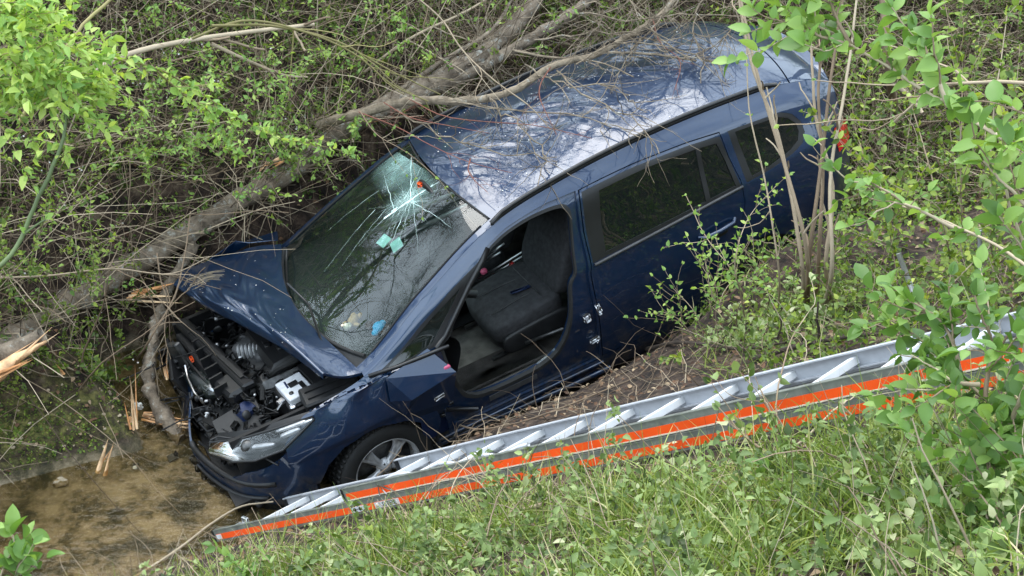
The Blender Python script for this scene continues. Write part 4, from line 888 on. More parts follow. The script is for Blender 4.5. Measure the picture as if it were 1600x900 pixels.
go = mesh('bank_ground', np.stack([GX, GY, GZ], -1).reshape(-1, 3), F, groundmat()); tag(go, kind='structure')
fs = far_s(GX, GY)
wet = np.clip((.07-GZ)/.05, 0, 1)*(near_h(GX, GY) < .6)
moss = np.clip(1-np.abs(fs-.22)/.42, 0, 1)*(1-wet)
for nm, v in (('bed', wet), ('moss', moss)):
    a = go.data.attributes.new(nm, 'FLOAT', 'POINT'); a.data.foreach_set('value', v.astype(np.float32).ravel())
def watermat():
    m = bpy.data.materials.new('creek_water'); m.use_nodes = True; t = m.node_tree; out = t.nodes['Material Output']; t.nodes.remove(t.nodes['Principled BSDF'])
    tr = t.nodes.new('ShaderNodeBsdfTransparent'); tr.inputs[0].default_value = (.86, .80, .64, 1)
    gl = t.nodes.new('ShaderNodeBsdfGlossy'); gl.inputs['Roughness'].default_value = .04
    fr = t.nodes.new('ShaderNodeFresnel'); fr.inputs[0].default_value = 1.33; c = t.nodes.new('ShaderNodeTexCoord')
    mp = t.nodes.new('ShaderNodeMapping'); mp.inputs['Scale'].default_value = (9, 22, 9); mp.inputs['Rotation'].default_value = (0, 0, .35)
    n = t.nodes.new('ShaderNodeTexNoise'); n.inputs['Scale'].default_value = 1; n.inputs['Detail'].default_value = 5; t.links.new(c.outputs['Object'], mp.inputs[0]); t.links.new(mp.outputs[0], n.inputs['Vector'])
    bp = t.nodes.new('ShaderNodeBump'); bp.inputs['Distance'].default_value = .012; t.links.new(n.outputs['Fac'], bp.inputs['Height'])
    t.links.new(bp.outputs[0], gl.inputs['Normal']); t.links.new(bp.outputs[0], fr.inputs['Normal'])
    ms = t.nodes.new('ShaderNodeMixShader'); t.links.new(fr.outputs[0], ms.inputs[0]); t.links.new(tr.outputs[0], ms.inputs[1]); t.links.new(gl.outputs[0], ms.inputs[2]); t.links.new(ms.outputs[0], out.inputs['Surface'])
    return m
xs = np.linspace(-9, 3, 61); ys2 = np.linspace(-6, 2, 41); WXg, WYg = np.meshgrid(xs, ys2, indexing='ij')
i = np.arange(60)[:, None]*41; j = np.arange(40)[None]
wo = mesh('creek_water', np.stack([WXg, WYg, 0*WXg], -1).reshape(-1, 3), np.stack([i+j, i+41+j, i+42+j, i+j+1], -1).reshape(-1, 4), watermat()); tag(wo, kind='structure')
# ------------------------------------------------------------------ ladder
LA = np.array([.7345, -1.6588, .9832]); LD = np.array([.6545, -.4577, .6018]); LV = np.array([-.6611, -.7326, .1618]); LU = np.array([-.3668, .5038, .7821])
LR = np.stack([LD, LV, LU], 1)          # local x along, y towards the near rail, z up off the bank
lad = empty('rescue_ladder', 'aluminium two-section fire ladder with orange stripes lying on the near bank', 'ladder')
lad.matrix_world = Matrix([[*LR[0], LA[0]], [*LR[1], LA[1]], [*LR[2], LA[2]], [0, 0, 0, 1]])
hh = .070; LW = .434; T1 = 5.2
def rail(y, z0, z1, t0, t1, name, mt, out):
    """C-profile rail: web plus two flanges, open to the inside"""
    b = MB(); zc = (z0+z1)/2; L = t1-t0; c = (t0+t1)/2
    b.box((c, y, zc), (L, .004, z1-z0)); s = -out
    b.box((c, y+s*.014, z1-.003), (L, .028, .006)); b.box((c, y+s*.014, z0+.003), (L, .028, .006))
    if out > 0: b.box((c, y+.002, z1-.002), (L, .005, .004)); b.box((c, y+.002, z0+.002), (L, .005, .004))
    return b.build(name, mt, lad, smooth=False)
tu0, tl0 = -.20, -1.56
for nm, z1, t0f, t0b, off in (('upper', 0, tu0, -.25, 0), ('lower', -hh-.003, tl0, -1.42, .008)):
    r1 = rail(LW+off, z1-hh, z1, t0f, T1, 'side_rail', M['alugreen'], 1); r2 = rail(-off, z1-hh, z1, t0b, T1, 'side_rail', M['alu'], -1)
    b = MB(); b.box(((t0f+T1)/2+.01, LW+off+.0035, z1-hh*(.66 if z1 == 0 else .62)), (T1-t0f-.02, .0014, hh*.48)); b.build('orange_stripe', M['orange'], r1, smooth=False)
    if z1 == 0:
        b = MB(); b.box(((t0f+T1)/2+.01, LW+off+.0035, z1-hh*.94), (T1-t0f-.02, .0030, .006)); b.build('pale_stripe', M['cream'], r1, smooth=False)
    b = MB(); b.box((t0f-.004, LW+off-.008, z1-hh/2), (.010, .034, hh+.002), bev=.002); b.build('end_cap', M['black'], r1, smooth=False)
    b = MB(); b.box((t0b-.004, -off+.008, z1-hh/2), (.010, .034, hh+.002), bev=.002); b.build('end_cap', M['black'], r2, smooth=False)
rung = None
for k in range(-6, 19):
    t = k*.297+.0
    for up in (1, 0):
        if up and t < tu0+.1: continue
        if not up and (t < tl0+.12 or k > 2): continue
        z = -.038-(0 if up else hh)
        if rung is None:
            b = MB(); b.box((0, LW/2, 0), (.027, LW-.004, .030), bev=.0012); rung = b.build('rung', M['aluw'], lad, smooth=False); rung.location = (t, 0, z)
        else:
            o = rung.copy(); COL.objects.link(o); o.parent = lad; o.location = (t, 0, z)
def lab(name, x, w, hgt, z, mt, par=None):
    b = MB(); b.box((x, LW+.008+.0055, z), (w, .003, hgt)); return b.build(name, mt, lad, smooth=False)
zl = -hh-.003-hh*.62
l1 = lab('arrow_label', .005-.12, .115, hh*.42, zl, M['white']); l1['label'] = 'small white label with two dark arrows'
b = MB()
for s in (-1, 1):
    x = -.115+s*.026; b.add([(x-s*.014, LW+.0155, zl-.006), (x+s*.0, LW+.0155, zl-.012), (x+s*.0, LW+.0155, zl+.012), (x-s*.014, LW+.0155, zl+.006)], np.array([[0, 1, 2, 3]])); b.add([(x, LW+.0155, zl-.012), (x+s*.014, LW+.0155, zl), (x, LW+.0155, zl+.012)], np.array([[0, 1, 2]]))
    b.box((x, LW+.0153, zl), (.026, .001, .012))
b.box((-.115, LW+.0153, zl), (.05, .001, .003)); b.build('arrow_mark', M['black'], l1)
l2 = lab('maker_label', .135, .20, hh*.44, zl, M['white']); l2['label'] = 'white label with dark lettering'
def text(s, size, x, par, y=LW+.0165):
    cu = bpy.data.curves.new('lettering', 'FONT'); cu.body = s; cu.size = size; cu.extrude = .0005; cu.align_x = 'CENTER'; cu.align_y = 'CENTER'; cu.shear = .3
    o = bpy.data.objects.new('tmp', cu); COL.objects.link(o); dg = bpy.context.evaluated_depsgraph_get(); me = bpy.data.meshes.new_from_object(o.evaluated_get(dg)); bpy.data.objects.remove(o)
    # text plane: seen from +y, reading along +x
    me.transform(Matrix([[1, 0, 0, x], [0, 0, 1, y], [0, 1, 0, zl], [0, 0, 0, 1]]))
    t = link('lettering', me, M['black'], par); return t
text('S/STEML', .034, .155, l2)
b = MB(); b.box((.055, LW+.0155, zl), (.022, .001, .02)); b.build('emblem', M['cream'], l2)
b = MB()     # folding wire bracket on the near rail
p0, p1, p2, p3 = (.10, LW+.01, -hh-.0), (.145, LW+.03, -.012), (.235, LW+.01, -hh-.0), (.16, LW+.012, -hh)
b.tube([p0, p1, p2], .004, n=6); b.tube([p1, p3], .0035, n=6); b.build('wire_bracket', M['silver'], lad)
l3 = lab('end_label', tl0+.05, .05, hh*.40, zl, M['white'])
b = MB(); b.box((-1.45, LW*.78, -hh-.045), (.07, .05, .05), rot('z', 20), bev=.006); b.box((-1.42, LW*.70, -hh-.02), (.05, .02, .05), rot('y', 20), bev=.004); b.build('lock_bracket', M['aluw'], lad)
rp = []
for k in range(60): t = k/59; rp.append((.12+1.05*t, LW-.05-.02*math.sin(6*t)-.14*max(0, t-.2)*(1.2-t), -.012+.010*math.sin(21*t)))
b = MB(); b.tube(rp, .010, n=7); rope = b.build('pulling_rope', M['white'], None); rope.matrix_world = lad.matrix_world.copy()
tag(rope, 'white rope lying along the rungs of the ladder next to the front wheel', 'rope')
# ------------------------------------------------------------------ trunks and branches
def crv(pts, n):
    P0 = np.array(pts, float); d = np.r_[0, np.cumsum(np.linalg.norm(np.diff(P0, axis=0), axis=1))]; return crom(d, P0, np.linspace(0, d[-1], n))
def knobby(b, pts, r0, r1, n=40, seg=12, wob=.12, t=.5, r=RNG):
    p = crv(pts, n); p += r.normal(0, r0*.10, p.shape); R = np.linspace(r0, r1, n)*(1+r.normal(0, wob*.4, n)); s0 = b.n; b.tube(p, R, n=seg, t=t)
    V = b.V[-1].copy(); m = n*seg; V[:m] += r.normal(0, r0*.05, (m, 3)); b.V[-1] = V; return p
def twigs(b, path, r0, k, L=(.2, .7), ang=.9, r=RNG, up=0., sub=2, n=3, t=.5):
    nodes = []
    for _ in range(k):
        i = r.integers(1, len(path)-1); d = path[min(i+1, len(path)-1)]-path[i-1]; d /= np.linalg.norm(d)+1e-9
        d = d+r.normal(0, ang, 3); d[2] += up; d /= np.linalg.norm(d); l = r.uniform(*L); m = 7; q = [path[i]]
        for s in range(m): d = d+r.normal(0, .16, 3); d /= np.linalg.norm(d); q.append(q[-1]+d*l/m)
        q = np.array(q); rr = r0*r.uniform(.5, 1); b.tube(q, np.linspace(rr, rr*.35, m+1), n=n, t=r.uniform(.2, .8), caps=False); nodes.append(q[2:])
        if sub: nodes += twigs(b, q, rr*.6, r.integers(0, sub+1), (L[0]*.5, L[1]*.5), ang, r, up, sub-1, n)
    return nodes
def put(o, loc): return o
tr = empty('fallen_tree', 'long fallen grey tree trunk with lichen lying across the far bank behind the car', 'fallen tree', (-1.279, 0.846, 0.566))
OFF = np.array(tr.location)
def off(p): return (np.array(p)-OFF).tolist()
TP = [(-2.144, -0.347, 0.501), (-1.957, -0.133, 0.562), (-1.775, 0.331, 0.476), (-1.549, 0.633, 0.488), (-1.264, 0.796, 0.599), (-0.934, 0.990, 0.719), (-0.597, 1.194, 0.854), (-0.296, 1.365, 0.976), (-0.032, 1.529, 1.140), (0.277, 1.695, 1.255), (0.635, 1.881, 1.364), (0.954, 2.050, 1.483), (1.232, 2.359, 1.593), (1.375, 2.593, 1.719), (1.528, 3.072, 1.880)]
b = MB(); tp = knobby(b, [off(p) for p in TP], .088, .056, 70, 14); b.build('trunk', M['bark'], tr)
b = MB(); sp = knobby(b, [off(p) for p in ((-0.074, 1.511, 1.150), (0.280, 1.650, 1.243), (0.727, 1.873, 1.352), (1.185, 2.114, 1.488), (1.560, 2.335, 1.629), (1.954, 2.743, 1.758))], .055, .035, 40, 10)
b.build('branch', M['bark'], tr)
b = MB(); sp2 = knobby(b, [off(p) for p in ((0.103, 1.568, 1.196), (0.458, 1.795, 1.381), (0.728, 1.954, 1.504), (1.047, 2.156, 1.634), (1.185, 2.406, 1.748))], .022, .012, 24, 7); b.build('branch', M['bark'], tr)
b = MB(); twigs(b, tp, .007, 210, (.2, .8), .9, up=.1); twigs(b, sp, .006, 60, (.15, .5), .9, up=.1); o = b.build('twigs', M['bark3'], tr); o['kind'] = 'stuff'
def splinter(b, p, d, L, w, k=8, r=RNG):
    p = np.array(p, float); d = np.array(d, float); d /= np.linalg.norm(d)
    for _ in range(k):
        o = p+r.normal(0, w*.5, 3); dd = d+r.normal(0, .12, 3); l = L*r.uniform(.35, 1); ww = w*r.uniform(.15, .55)
        b.tube([o, o+dd*l*.4, o+dd*l*.75, o+dd*l], [ww, ww*.8, ww*.45, .001], n=4, t=r.uniform(.3, 1), caps=True)
b = MB()
splinter(b, off((0.037, 1.554, 1.193)), (.9, .3, .15), .32, .03, 7); splinter(b, off((-0.416, 1.299, 1.039)), (-.8, -.45, -.2), .2, .022, 5); splinter(b, off((-0.566, 1.227, 0.988)), (.4, .6, .2), .12, .014, 3); b.build('torn_wood', M['wood'], tr)['kind'] = 'stuff'
bt = empty('broken_log', 'snapped end of a log with pale orange split wood at the left edge', 'log', (-1.955, -0.382, 0.503)); OFF = np.array(bt.location)
b = MB(); q = [off((-1.555, -0.594, 0.897)), off((-1.706, -0.644, 0.827)), off((-1.826, -0.696, 0.753)), off((-2.012, -0.870, 0.678))]
P0 = crv(q, 10); R = np.linspace(.004, .085, 10); b.tube(P0, R, n=9, t=.75); V = b.V[-1]; V += RNG.normal(0, .004, V.shape)
for k in range(9): splinter(b, P0[3+k % 5], P0[1]-P0[6], .34, .03, 1)
b.build('split_wood', M['wood'], bt); b = MB(); knobby(b, [off((-1.612, -0.495, 0.865)), off((-1.863, -0.565, 0.765)), off((-2.092, -0.661, 0.628))], .045, .075, 12, 9); b.build('bark', M['bark'], bt)
# snapped stem at the nose of the car
sn = empty('snapped_stem', 'dark bent tree stem snapped at its splintered base beside the crushed nose', 'broken tree', (-1.170, -0.193, -0.046)); OFF = np.array(sn.location)
b = MB(); st = knobby(b, [off(p) for p in ((-0.975, 0.817, 0.664), (-1.081, 0.708, 0.526), (-1.189, 0.592, 0.342), (-1.204, 0.274, 0.254), (-1.206, 0.057, 0.154), (-1.144, -0.136, 0.070), (-1.032, -0.281, 0.003), (-0.918, -0.412, -0.045))], .034, .052, 46, 12, .5); b.V[-1] += RNG.normal(0, .004, b.V[-1].shape); b.build('trunk', M['bark'], sn)
b = MB(); twigs(b, st, .006, 45, (.12, .5), .9); o = b.build('twigs', M['bark3'], sn); o['kind'] = 'stuff'
b = MB()
splinter(b, off((-1.192, -0.429, 0.087)), (.02, .06, 1), .50, .022, 4); splinter(b, off((-1.198, -0.219, 0.004)), (.7, -.25, -.05), .42, .028, 7); splinter(b, off((-1.251, -0.315, 0.059)), (-.4, -.6, -.12), .36, .028, 6)
splinter(b, off((-1.032, -0.281, 0.003)), (.75, -.3, .0), .25, .03, 5); splinter(b, off((-1.271, -0.141, -0.007)), (-.1, .0, .5), .16, .02, 4); splinter(b, off((-1.067, -0.006, 0.151)), (.1, .0, 1), .25, .018, 4)
b.build('splintered_wood', M['wood'], sn)
def single(name, label, cat, fn, mt, at, group=None, smooth=True):
    global OFF
    OFF = np.array(at, float); b = MB(); fn(b); o = b.build(name, mt, None, smooth); o.location = OFF; return tag(o, label, cat, group)
single('wood_chunk', 'orange torn piece of wood under the trunk beside the hood', 'wood', lambda b: splinter(b, (0, 0, 0), (.95, .15, .15), .34, .04, 9), M['wood'], (-1.408, 0.603, 0.376))
single('wood_splinter', 'small orange splinter on the mossy bank below the log', 'wood', lambda b: splinter(b, (0, 0, 0), (-.3, .1, .9), .13, .02, 3), M['wood'], (-1.628, -0.307, 0.418))
single('wood_splinter', 'long reddish splinter standing at the creek edge below the snapped stem', 'wood', lambda b: splinter(b, (0, 0, 0), (.35, .1, .7), .42, .03, 4), M['wood'], (-1.349, -0.725, -0.022))
# branch lying over the roof
rb = empty('roof_branch', 'crooked pale branch lying across the car roof', 'branch', (0.893, 1.019, 1.653)); OFF = np.array(rb.location)
b = MB(); m1 = knobby(b, [off(p) for p in ((-0.160, 1.510, 1.201), (0.152, 1.211, 1.444), (0.503, 1.176, 1.558), (0.892, 1.039, 1.634), (1.185, 1.037, 1.699), (1.439, 1.254, 1.768), (1.736, 1.305, 1.837), (1.980, 1.504, 1.883), (2.236, 1.763, 1.954), (2.417, 2.108, 2.067))], .034, .016, 60, 9, .2); b.build('limb', M['bark3'], rb)
b = MB(); m2 = knobby(b, [off(p) for p in ((1.820, 1.306, 1.850), (2.029, 1.273, 1.861), (2.212, 1.212, 1.867), (2.384, 1.138, 1.870))], .010, .006, 14, 6, .2)
m3 = knobby(b, [off(p) for p in ((1.185, 1.456, 1.798), (1.398, 1.340, 1.806), (1.608, 1.280, 1.816), (1.774, 1.216, 1.819), (1.973, 1.043, 1.802))], .009, .004, 16, 6, .2)
m4 = knobby(b, [off(p) for p in ((1.974, 1.374, 1.836), (2.087, 1.491, 1.889), (2.232, 1.716, 1.951))], .007, .004, 10, 6, .2)
b.build('side_branch', M['bark3'], rb)
b = MB()
for p, k in ((m1, 70), (m2, 12), (m3, 14), (m4, 10)): twigs(b, p, .0042, k, (.08, .40), .8, up=.1)
b.build('twigs', M['bark3'], rb)['kind'] = 'stuff'
RT = [[(0.511, 1.090, 1.617), (0.776, 0.786, 1.646), (1.023, 0.698, 1.660), (1.306, 0.617, 1.681), (1.675, 0.392, 1.709)], [(0.348, 1.021, 1.629), (0.526, 0.836, 1.619), (0.778, 0.716, 1.623), (1.044, 0.603, 1.629)],
      [(0.186, 0.941, 1.601), (0.449, 0.754, 1.593), (0.662, 0.555, 1.578), (0.909, 0.355, 1.568), (1.185, 0.204, 1.574)], [(0.928, 0.380, 1.572), (0.920, 0.236, 1.565), (0.972, 0.133, 1.548), (1.039, 0.043, 1.535)],
      [(1.433, 1.044, 1.870), (1.369, 0.908, 1.824), (1.423, 0.536, 1.747), (1.463, 0.493, 1.680)], [(2.136, 1.608, 1.952), (2.172, 1.267, 1.923), (2.264, 1.120, 1.901), (2.217, 0.805, 1.831)]]
OFF = np.array(RT[0][0]); b = MB()
for q in RT: p = crv([off(x) for x in q], 14); b.tube(p, np.linspace(.005, .0018, 14), n=4); twigs(b, p, .0022, 6, (.06, .25), .6)
o = b.build('reddish_twigs', mat('red_twig', (.20, .07, .045), rough=.7)); o.location = OFF; tag(o, 'thin reddish twigs sprawled over the middle of the roof', 'twigs')
TG = [[(1.337, 1.558, 1.825), (1.743, 1.503, 1.907), (2.200, 1.349, 1.931), (2.540, 1.393, 1.966)], [(1.534, 1.738, 1.965), (1.959, 1.561, 1.973), (2.427, 1.549, 2.015), (2.846, 1.484, 2.007)], [(2.302, 1.631, 2.080), (2.032, 1.360, 1.926), (1.848, 1.042, 1.803)],
      [(2.512, 1.648, 2.164), (2.381, 1.332, 2.030), (2.422, 1.073, 1.924), (2.386, 0.877, 1.840)], [(1.604, 1.172, 1.831), (1.861, 1.322, 1.898), (2.228, 1.204, 1.930), (2.542, 1.000, 1.869)], [(1.975, 1.840, 2.038), (2.112, 1.346, 1.978), (2.323, 1.102, 1.910), (2.629, 1.065, 1.906)],
      [(1.269, 1.194, 1.820), (1.515, 0.978, 1.789), (1.839, 0.876, 1.795), (2.023, 0.614, 1.772)], [(2.049, 1.705, 2.094), (1.786, 1.554, 1.976), (1.564, 1.233, 1.848)], [(2.673, 1.593, 2.187), (2.668, 1.437, 2.028), (2.550, 1.270, 1.922)]]
TG += [[(0.430, 1.023, 1.581), (0.778, 0.671, 1.560), (1.146, 0.384, 1.606), (1.459, 0.300, 1.631)], [(1.019, 0.989, 1.692), (1.185, 0.689, 1.665), (1.379, 0.250, 1.637), (1.339, 0.072, 1.562)], [(0.771, 0.939, 1.671), (1.144, 0.789, 1.703), (1.585, 0.624, 1.745), (1.966, 0.357, 1.733)], [(1.476, 1.085, 1.828), (1.708, 0.713, 1.788), (1.972, 0.475, 1.779), (2.072, 0.212, 1.703)]]
OFF = np.array(TG[0][0]); b = MB()
for q in TG: p = crv([off(x) for x in q], 16); p[1:-1] += RNG.normal(0, .012, p[1:-1].shape); b.tube(p, np.linspace(.007, .003, 16), n=4, t=.6); twigs(b, p, .0042, 16, (.15, .55), .75)
o = b.build('twig_tangle', M['bark3']); o.location = OFF; tag(o, 'tangle of thin grey twigs sprawled over the roof around the crooked branch', 'twigs')
# ------------------------------------------------------------------ small debris
def stone(V): return V*(1+.18*np.sin(5*V[:, :1]+3*V[:, 1:2])+.10*np.cos(7*V[:, 1:2]-4*V[:, 2:3]))
single('stone', 'pale squarish stone at the edge of the creek on the left', 'stone', lambda b: b.se((0, 0, .02), (.085, .06, .05), rot('z', 20), e=.6, f=stone), M['stone'], (-1.582, -0.812, -0.042), smooth=False)
single('plastic_shard', 'black plastic shard lying in the shallow water near the bumper', 'debris', lambda b: (b.box((0, 0, .02), (.06, .05, .006), rot('x', 20)@rot('z', 30), bev=.002), b.box((.02, .02, .03), (.03, .04, .005), rot('y', 50), bev=.001)), M['plastic'], (-0.950, -0.567, -0.058), smooth=False)
single('plastic_shard', 'small black fragment in the creek left of the bumper', 'debris', lambda b: b.box((0, 0, .012), (.035, .02, .006), rot('z', 10)@rot('x', 15), bev=.002), M['plastic'], (-1.161, -0.643, -0.043), smooth=False)
single('blue_bottle_cap', 'tiny white and blue piece of litter at the waterline', 'litter', lambda b: b.lathe([(0, .012), (.012, .012), (.014, 0), (0, 0)], (0, 0, 0), rot('x', 25), n=14), M['white'], (-1.166, -0.657, -0.046))
single('crumpled_wrapper', 'small white crumpled wrapper beside the splintered stem', 'litter', lambda b: b.se((0, 0, .02), (.05, .03, .07), rot('x', 20), e=.8, f=lambda V: V*(1+.3*np.sin(11*V[:, :1]+8*V[:, 2:3]))), M['petal'], (-1.237, -0.175, 0.032), smooth=False)
single('metal_stake', 'grey metal stake sticking out of the near bank above the ladder', 'stake', lambda b: (b.tube([off((3.130, -1.812, 1.947)), off((3.009, -1.632, 2.205))], [.013, .013], n=12)), M['rim'], (3.148, -1.693, 1.943))
single('thin_pole', 'thin grey upright pole behind the leaves at the right', 'pole', lambda b: b.tube([off((3.188, -2.343, 2.253)), off((3.138, -2.202, 2.698))], .009, n=10), M['alu'], (3.086, -2.575, 2.444))

# ------------------------------------------------------------------ foliage
LM = dict(
    thicket=leafmat('thicket_leaf', [(0, (.035, .06, .014)), (.45, (.12, .19, .035)), (.8, (.28, .37, .06)), (1, (.44, .50, .10))]),
    bright=leafmat('yellow_green_leaf', [(0, (.12, .24, .06)), (.5, (.27, .43, .10)), (1, (.50, .60, .16))], .4),
    broad=leafmat('broad_leaf', [(0, (.06, .12, .03)), (.5, (.16, .29, .065)), (1, (.34, .48, .13))], .35, .42),
    grass=leafmat('grass_blade', [(0, (.07, .11, .025)), (.45, (.20, .28, .055)), (.7, (.36, .43, .12)), (1, (.60, .52, .30))], .3),
    ivy=leafmat('ground_ivy_leaf', [(0, (.05, .075, .025)), (.4, (.14, .21, .06)), (.75, (.30, .38, .14)), (1, (.50, .50, .30))], .25),
    litter=mat('leaf_litter', (.1, .06, .03), rough=.9, tint=[(0, (.05, .025, .015)), (.5, (.16, .085, .045)), (1, (.36, .27, .17))], var=.1),
    twig=mat('twig', (.2, .15, .1), rough=.85, tint=[(0, (.055, .035, .022)), (.5, (.24, .17, .11)), (1, (.50, .41, .29))], var=.15),
    greenstem=mat('green_stem', (.10, .135, .05), rough=.6, var=.2),
    roots=mat('dark_root', (.05, .035, .025), rough=.9, var=.4),
    whip=mat('olive_whip', (.2, .17, .07), rough=.7, tint=[(0, (.11, .095, .03)), (1, (.33, .28, .11))], var=.15))
def nrm(a): return a/(np.linalg.norm(a, axis=-1, keepdims=True)+1e-9)
def leaves(pos, dr, size, wr=.5, rng=RNG, shape='m', droop=.25, upb=.9):
    """vectorised leaves: returns V, F list"""
    N = len(pos); d = nrm(dr); up = nrm(rng.normal(0, .55, (N, 3))+[0, 0, upb]); s = nrm(np.cross(d, up)); n = np.cross(s, d)
    size = np.broadcast_to(size, (N,))[:, None]; w = size*wr/2*rng.uniform(.8, 1.2, (N, 1))
    if shape == 's':
        V = np.stack([pos, pos+d*size*.45+s*w+n*w*.3, pos+d*size-n*size*droop*.5, pos+d*size*.45-s*w+n*w*.3], 1)
        i = np.arange(N)[:, None]*4; return V.reshape(-1, 3), [np.concatenate([i+[0, 1, 2], i+[0, 2, 3]])], 4
    if shape == 'm':
        f = n*w*.35; a = d*size; V = np.stack([pos, pos+a*.26+s*w*.92+f, pos+a*.62+s*w*.78+f-n*size*droop*.3, pos+a-n*size*droop, pos+a*.62-s*w*.78+f-n*size*droop*.3, pos+a*.26-s*w*.92+f, pos+a*.48-n*size*droop*.15], 1)
        i = np.arange(N)[:, None]*7; return V.reshape(-1, 3), [np.concatenate([i+[0, 1, 6], i+[1, 2, 6], i+[2, 3, 6], i+[3, 4, 6], i+[4, 5, 6], i+[5, 0, 6]])], 7
    t = np.array([0, .12, .3, .5, .7, .87, 1.]); wd = np.array([.0, .55, .95, 1., .78, .42, 0]); cv = t**2
    rows = []
    wav = rng.uniform(-.12, .12, (N, 7, 1))
    for k in range(7):
        c = pos+d*size*t[k]-n*size*droop*cv[k]; e = w*wd[k]; f = n*e*.38+n*e*wav[:, k]
        rows += [c+s*e+f, c, c-s*e+f]
    V = np.stack(rows, 1); i = np.arange(N)[:, None]*21; F = []
    for k in range(6):
        a = 3*k; F += [i+[a, a+1, a+4, a+3], i+[a+1, a+2, a+5, a+4]]
    return V.reshape(-1, 3), [np.concatenate(F)], 21
def leafobj(name, pos, dr, size, mt, parent=None, wr=.5, shape='m', tint=None, droop=.25, upb=.9, origin=None):
    pos = np.asarray(pos, float)
    if origin is not None: pos = pos-origin
    V, F, k = leaves(pos, dr, size, wr, RNG, shape, droop, upb); t = RNG.random(len(pos)) if tint is None else tint
    return mesh(name, V, F, mt, parent, True, tint=np.repeat(t, k))
def manytubes(P, R, n=3):
    """P (N,k,3) paths, R (N,k): one numpy pass"""
    N, k, _ = P.shape; T = nrm(np.gradient(P, axis=1)); a = np.where(np.abs(T[:, :1, 2:3]) < .8, np.array([0, 0, 1.]), np.array([1., 0, 0])); A = nrm(np.cross(T, np.broadcast_to(a, T.shape))); B = np.cross(T, A)
    th = np.arange(n)*2*np.pi/n; V = P[:, :, None]+R[:, :, None, None]*(A[:, :, None]*np.cos(th)[:, None]+B[:, :, None]*np.sin(th)[:, None])
    base = (np.arange(N)*k*n)[:, None, None]; i = np.arange(k-1)[None, :, None]*n; j = np.arange(n)[None, None]; q = (j+1) % n
    F = np.stack([base+i+j, base+i+n+j, base+i+n+q, base+i+q], -1).reshape(-1, 4); return V.reshape(-1, 3), F
def walk(p0, d0, L, k, wob, grav=0., rng=RNG):
    """N random-walk stems (N,k,3)"""
    N = len(p0); d = nrm(d0); P = [p0]; L = np.broadcast_to(L, (N,))[:, None]/(k-1)
    for _ in range(k-1):
        d = nrm(d+rng.normal(0, wob, (N, 3))+[0, 0, -grav]); P.append(P[-1]+d*L)
    return np.stack(P, 1)
def carfree(p, m=.04):
    """true where a point is outside the car's volume"""
    c = (p-CO3)@CM; x, y, z = c[..., 0], c[..., 1], c[..., 2]
    low = (x > -3.85) & (x < .95) & (np.abs(y) < .95+m) & (z < 1.15); up = (x > -3.8) & (x < -.1) & (np.abs(y) < .80+m) & (z < 1.72-np.clip(x+1.1, 0, 1)*.75)
    return ~(low | up)
def ladfree(p):
    q = (p-LA)@LR; return ~((q[..., 1] > -.06) & (q[..., 1] < LW+.07) & (q[..., 2] > -.2) & (q[..., 2] < .03) & (q[..., 0] > -1.7))
def camfree(p, dmin=2.2):
    v = p-np.array([1.185, -7.05, 5.8]); return np.linalg.norm(v, axis=-1) > dmin
def tubeobj(name, P, R, mt, parent=None, n=3, tint=None, origin=None):
    if origin is not None: P = P-origin
    V, F = manytubes(P, R, n); t = RNG.random(len(P)) if tint is None else tint
    return mesh(name, V, F, mt, parent, True, tint=np.repeat(t, P.shape[1]*n))
def scatter(N, x0, x1, y0, y1, cond):
    out = []; c = 0
    while c < N:
        q = np.stack([RNG.uniform(x0, x1, N), RNG.uniform(y0, y1, N)], -1); h = H(q[:, 0], q[:, 1]); p = np.column_stack([q, h]); k = cond(p); out.append(p[k]); c += k.sum()
        if k.sum() == 0: break
    return np.concatenate(out)[:N]
def away(p, q, r): return np.hypot(p[:, 0]-q[0], p[:, 1]-q[1]) > r
farc = lambda p: away(p, (-1.887, -0.427, 0.387), .34) & away(p, (-1.196, -0.269, -0.051), .30) & away(p, (-1.370, -0.632, -0.011), .2) & (far_s(p[:, 0], p[:, 1]) > .10) & (p[:, 2] > .08) & carfree(p+[0, 0, .05], .12)
# -- undergrowth of the far bank: arching brambles, seedlings, dead twigs
def thicket(N, box, L, leafsz, name, lm, leafden, lean, kk=9, tintbase=None, shape='m', rad=(.0015, .004), cond=farc, label=None, cat=None, wob=.22, grav=.10):
    p0 = scatter(N, *box, cond); N = len(p0)
    d0 = RNG.normal(0, .55, (N, 3))+np.array(lean); Ls = RNG.uniform(*L, N); P = walk(p0-[0, 0, .03], d0, Ls, kk, wob, grav)
    ok = carfree(P).all(1) & ladfree(P).all(1); P = P[ok]; N = len(P)
    R = RNG.uniform(*rad, N)[:, None]*np.linspace(1, .35, kk)[None]
    o1 = tubeobj(name+'_stems', P, R, LM['twig']); tag(o1, label[0], cat[0], kind='stuff')
    if leafden:
        t = RNG.random((N, leafden)); t = t**.7*(kk-1.01); i = t.astype(int); f = (t-i)[..., None]; n = np.arange(N)[:, None]
        q = (P[n, i]*(1-f)+P[n, i+1]*f).reshape(-1, 3); m = 3; q = np.repeat(q, m, 0); dr = RNG.normal(0, .8, q.shape)+[0, 0, .25]
        q = q+RNG.normal(0, leafsz*.35, q.shape); k = carfree(q, .02); q = q[k]; dr = dr[k]
        tb = np.clip(np.repeat(np.repeat(RNG.beta(2, 2.2, N), leafden), m)[k]*.75+RNG.normal(.1, .13, len(q)), 0, 1)
        o2 = leafobj(name+'_leaves', q, dr, leafsz*RNG.uniform(.6, 1.35, len(q)), LM[lm], wr=.55, tint=tb, shape=shape); tag(o2, label[1], cat[1], kind='stuff')
FB = (-4.6, 6.6, -1.2, 8.0)
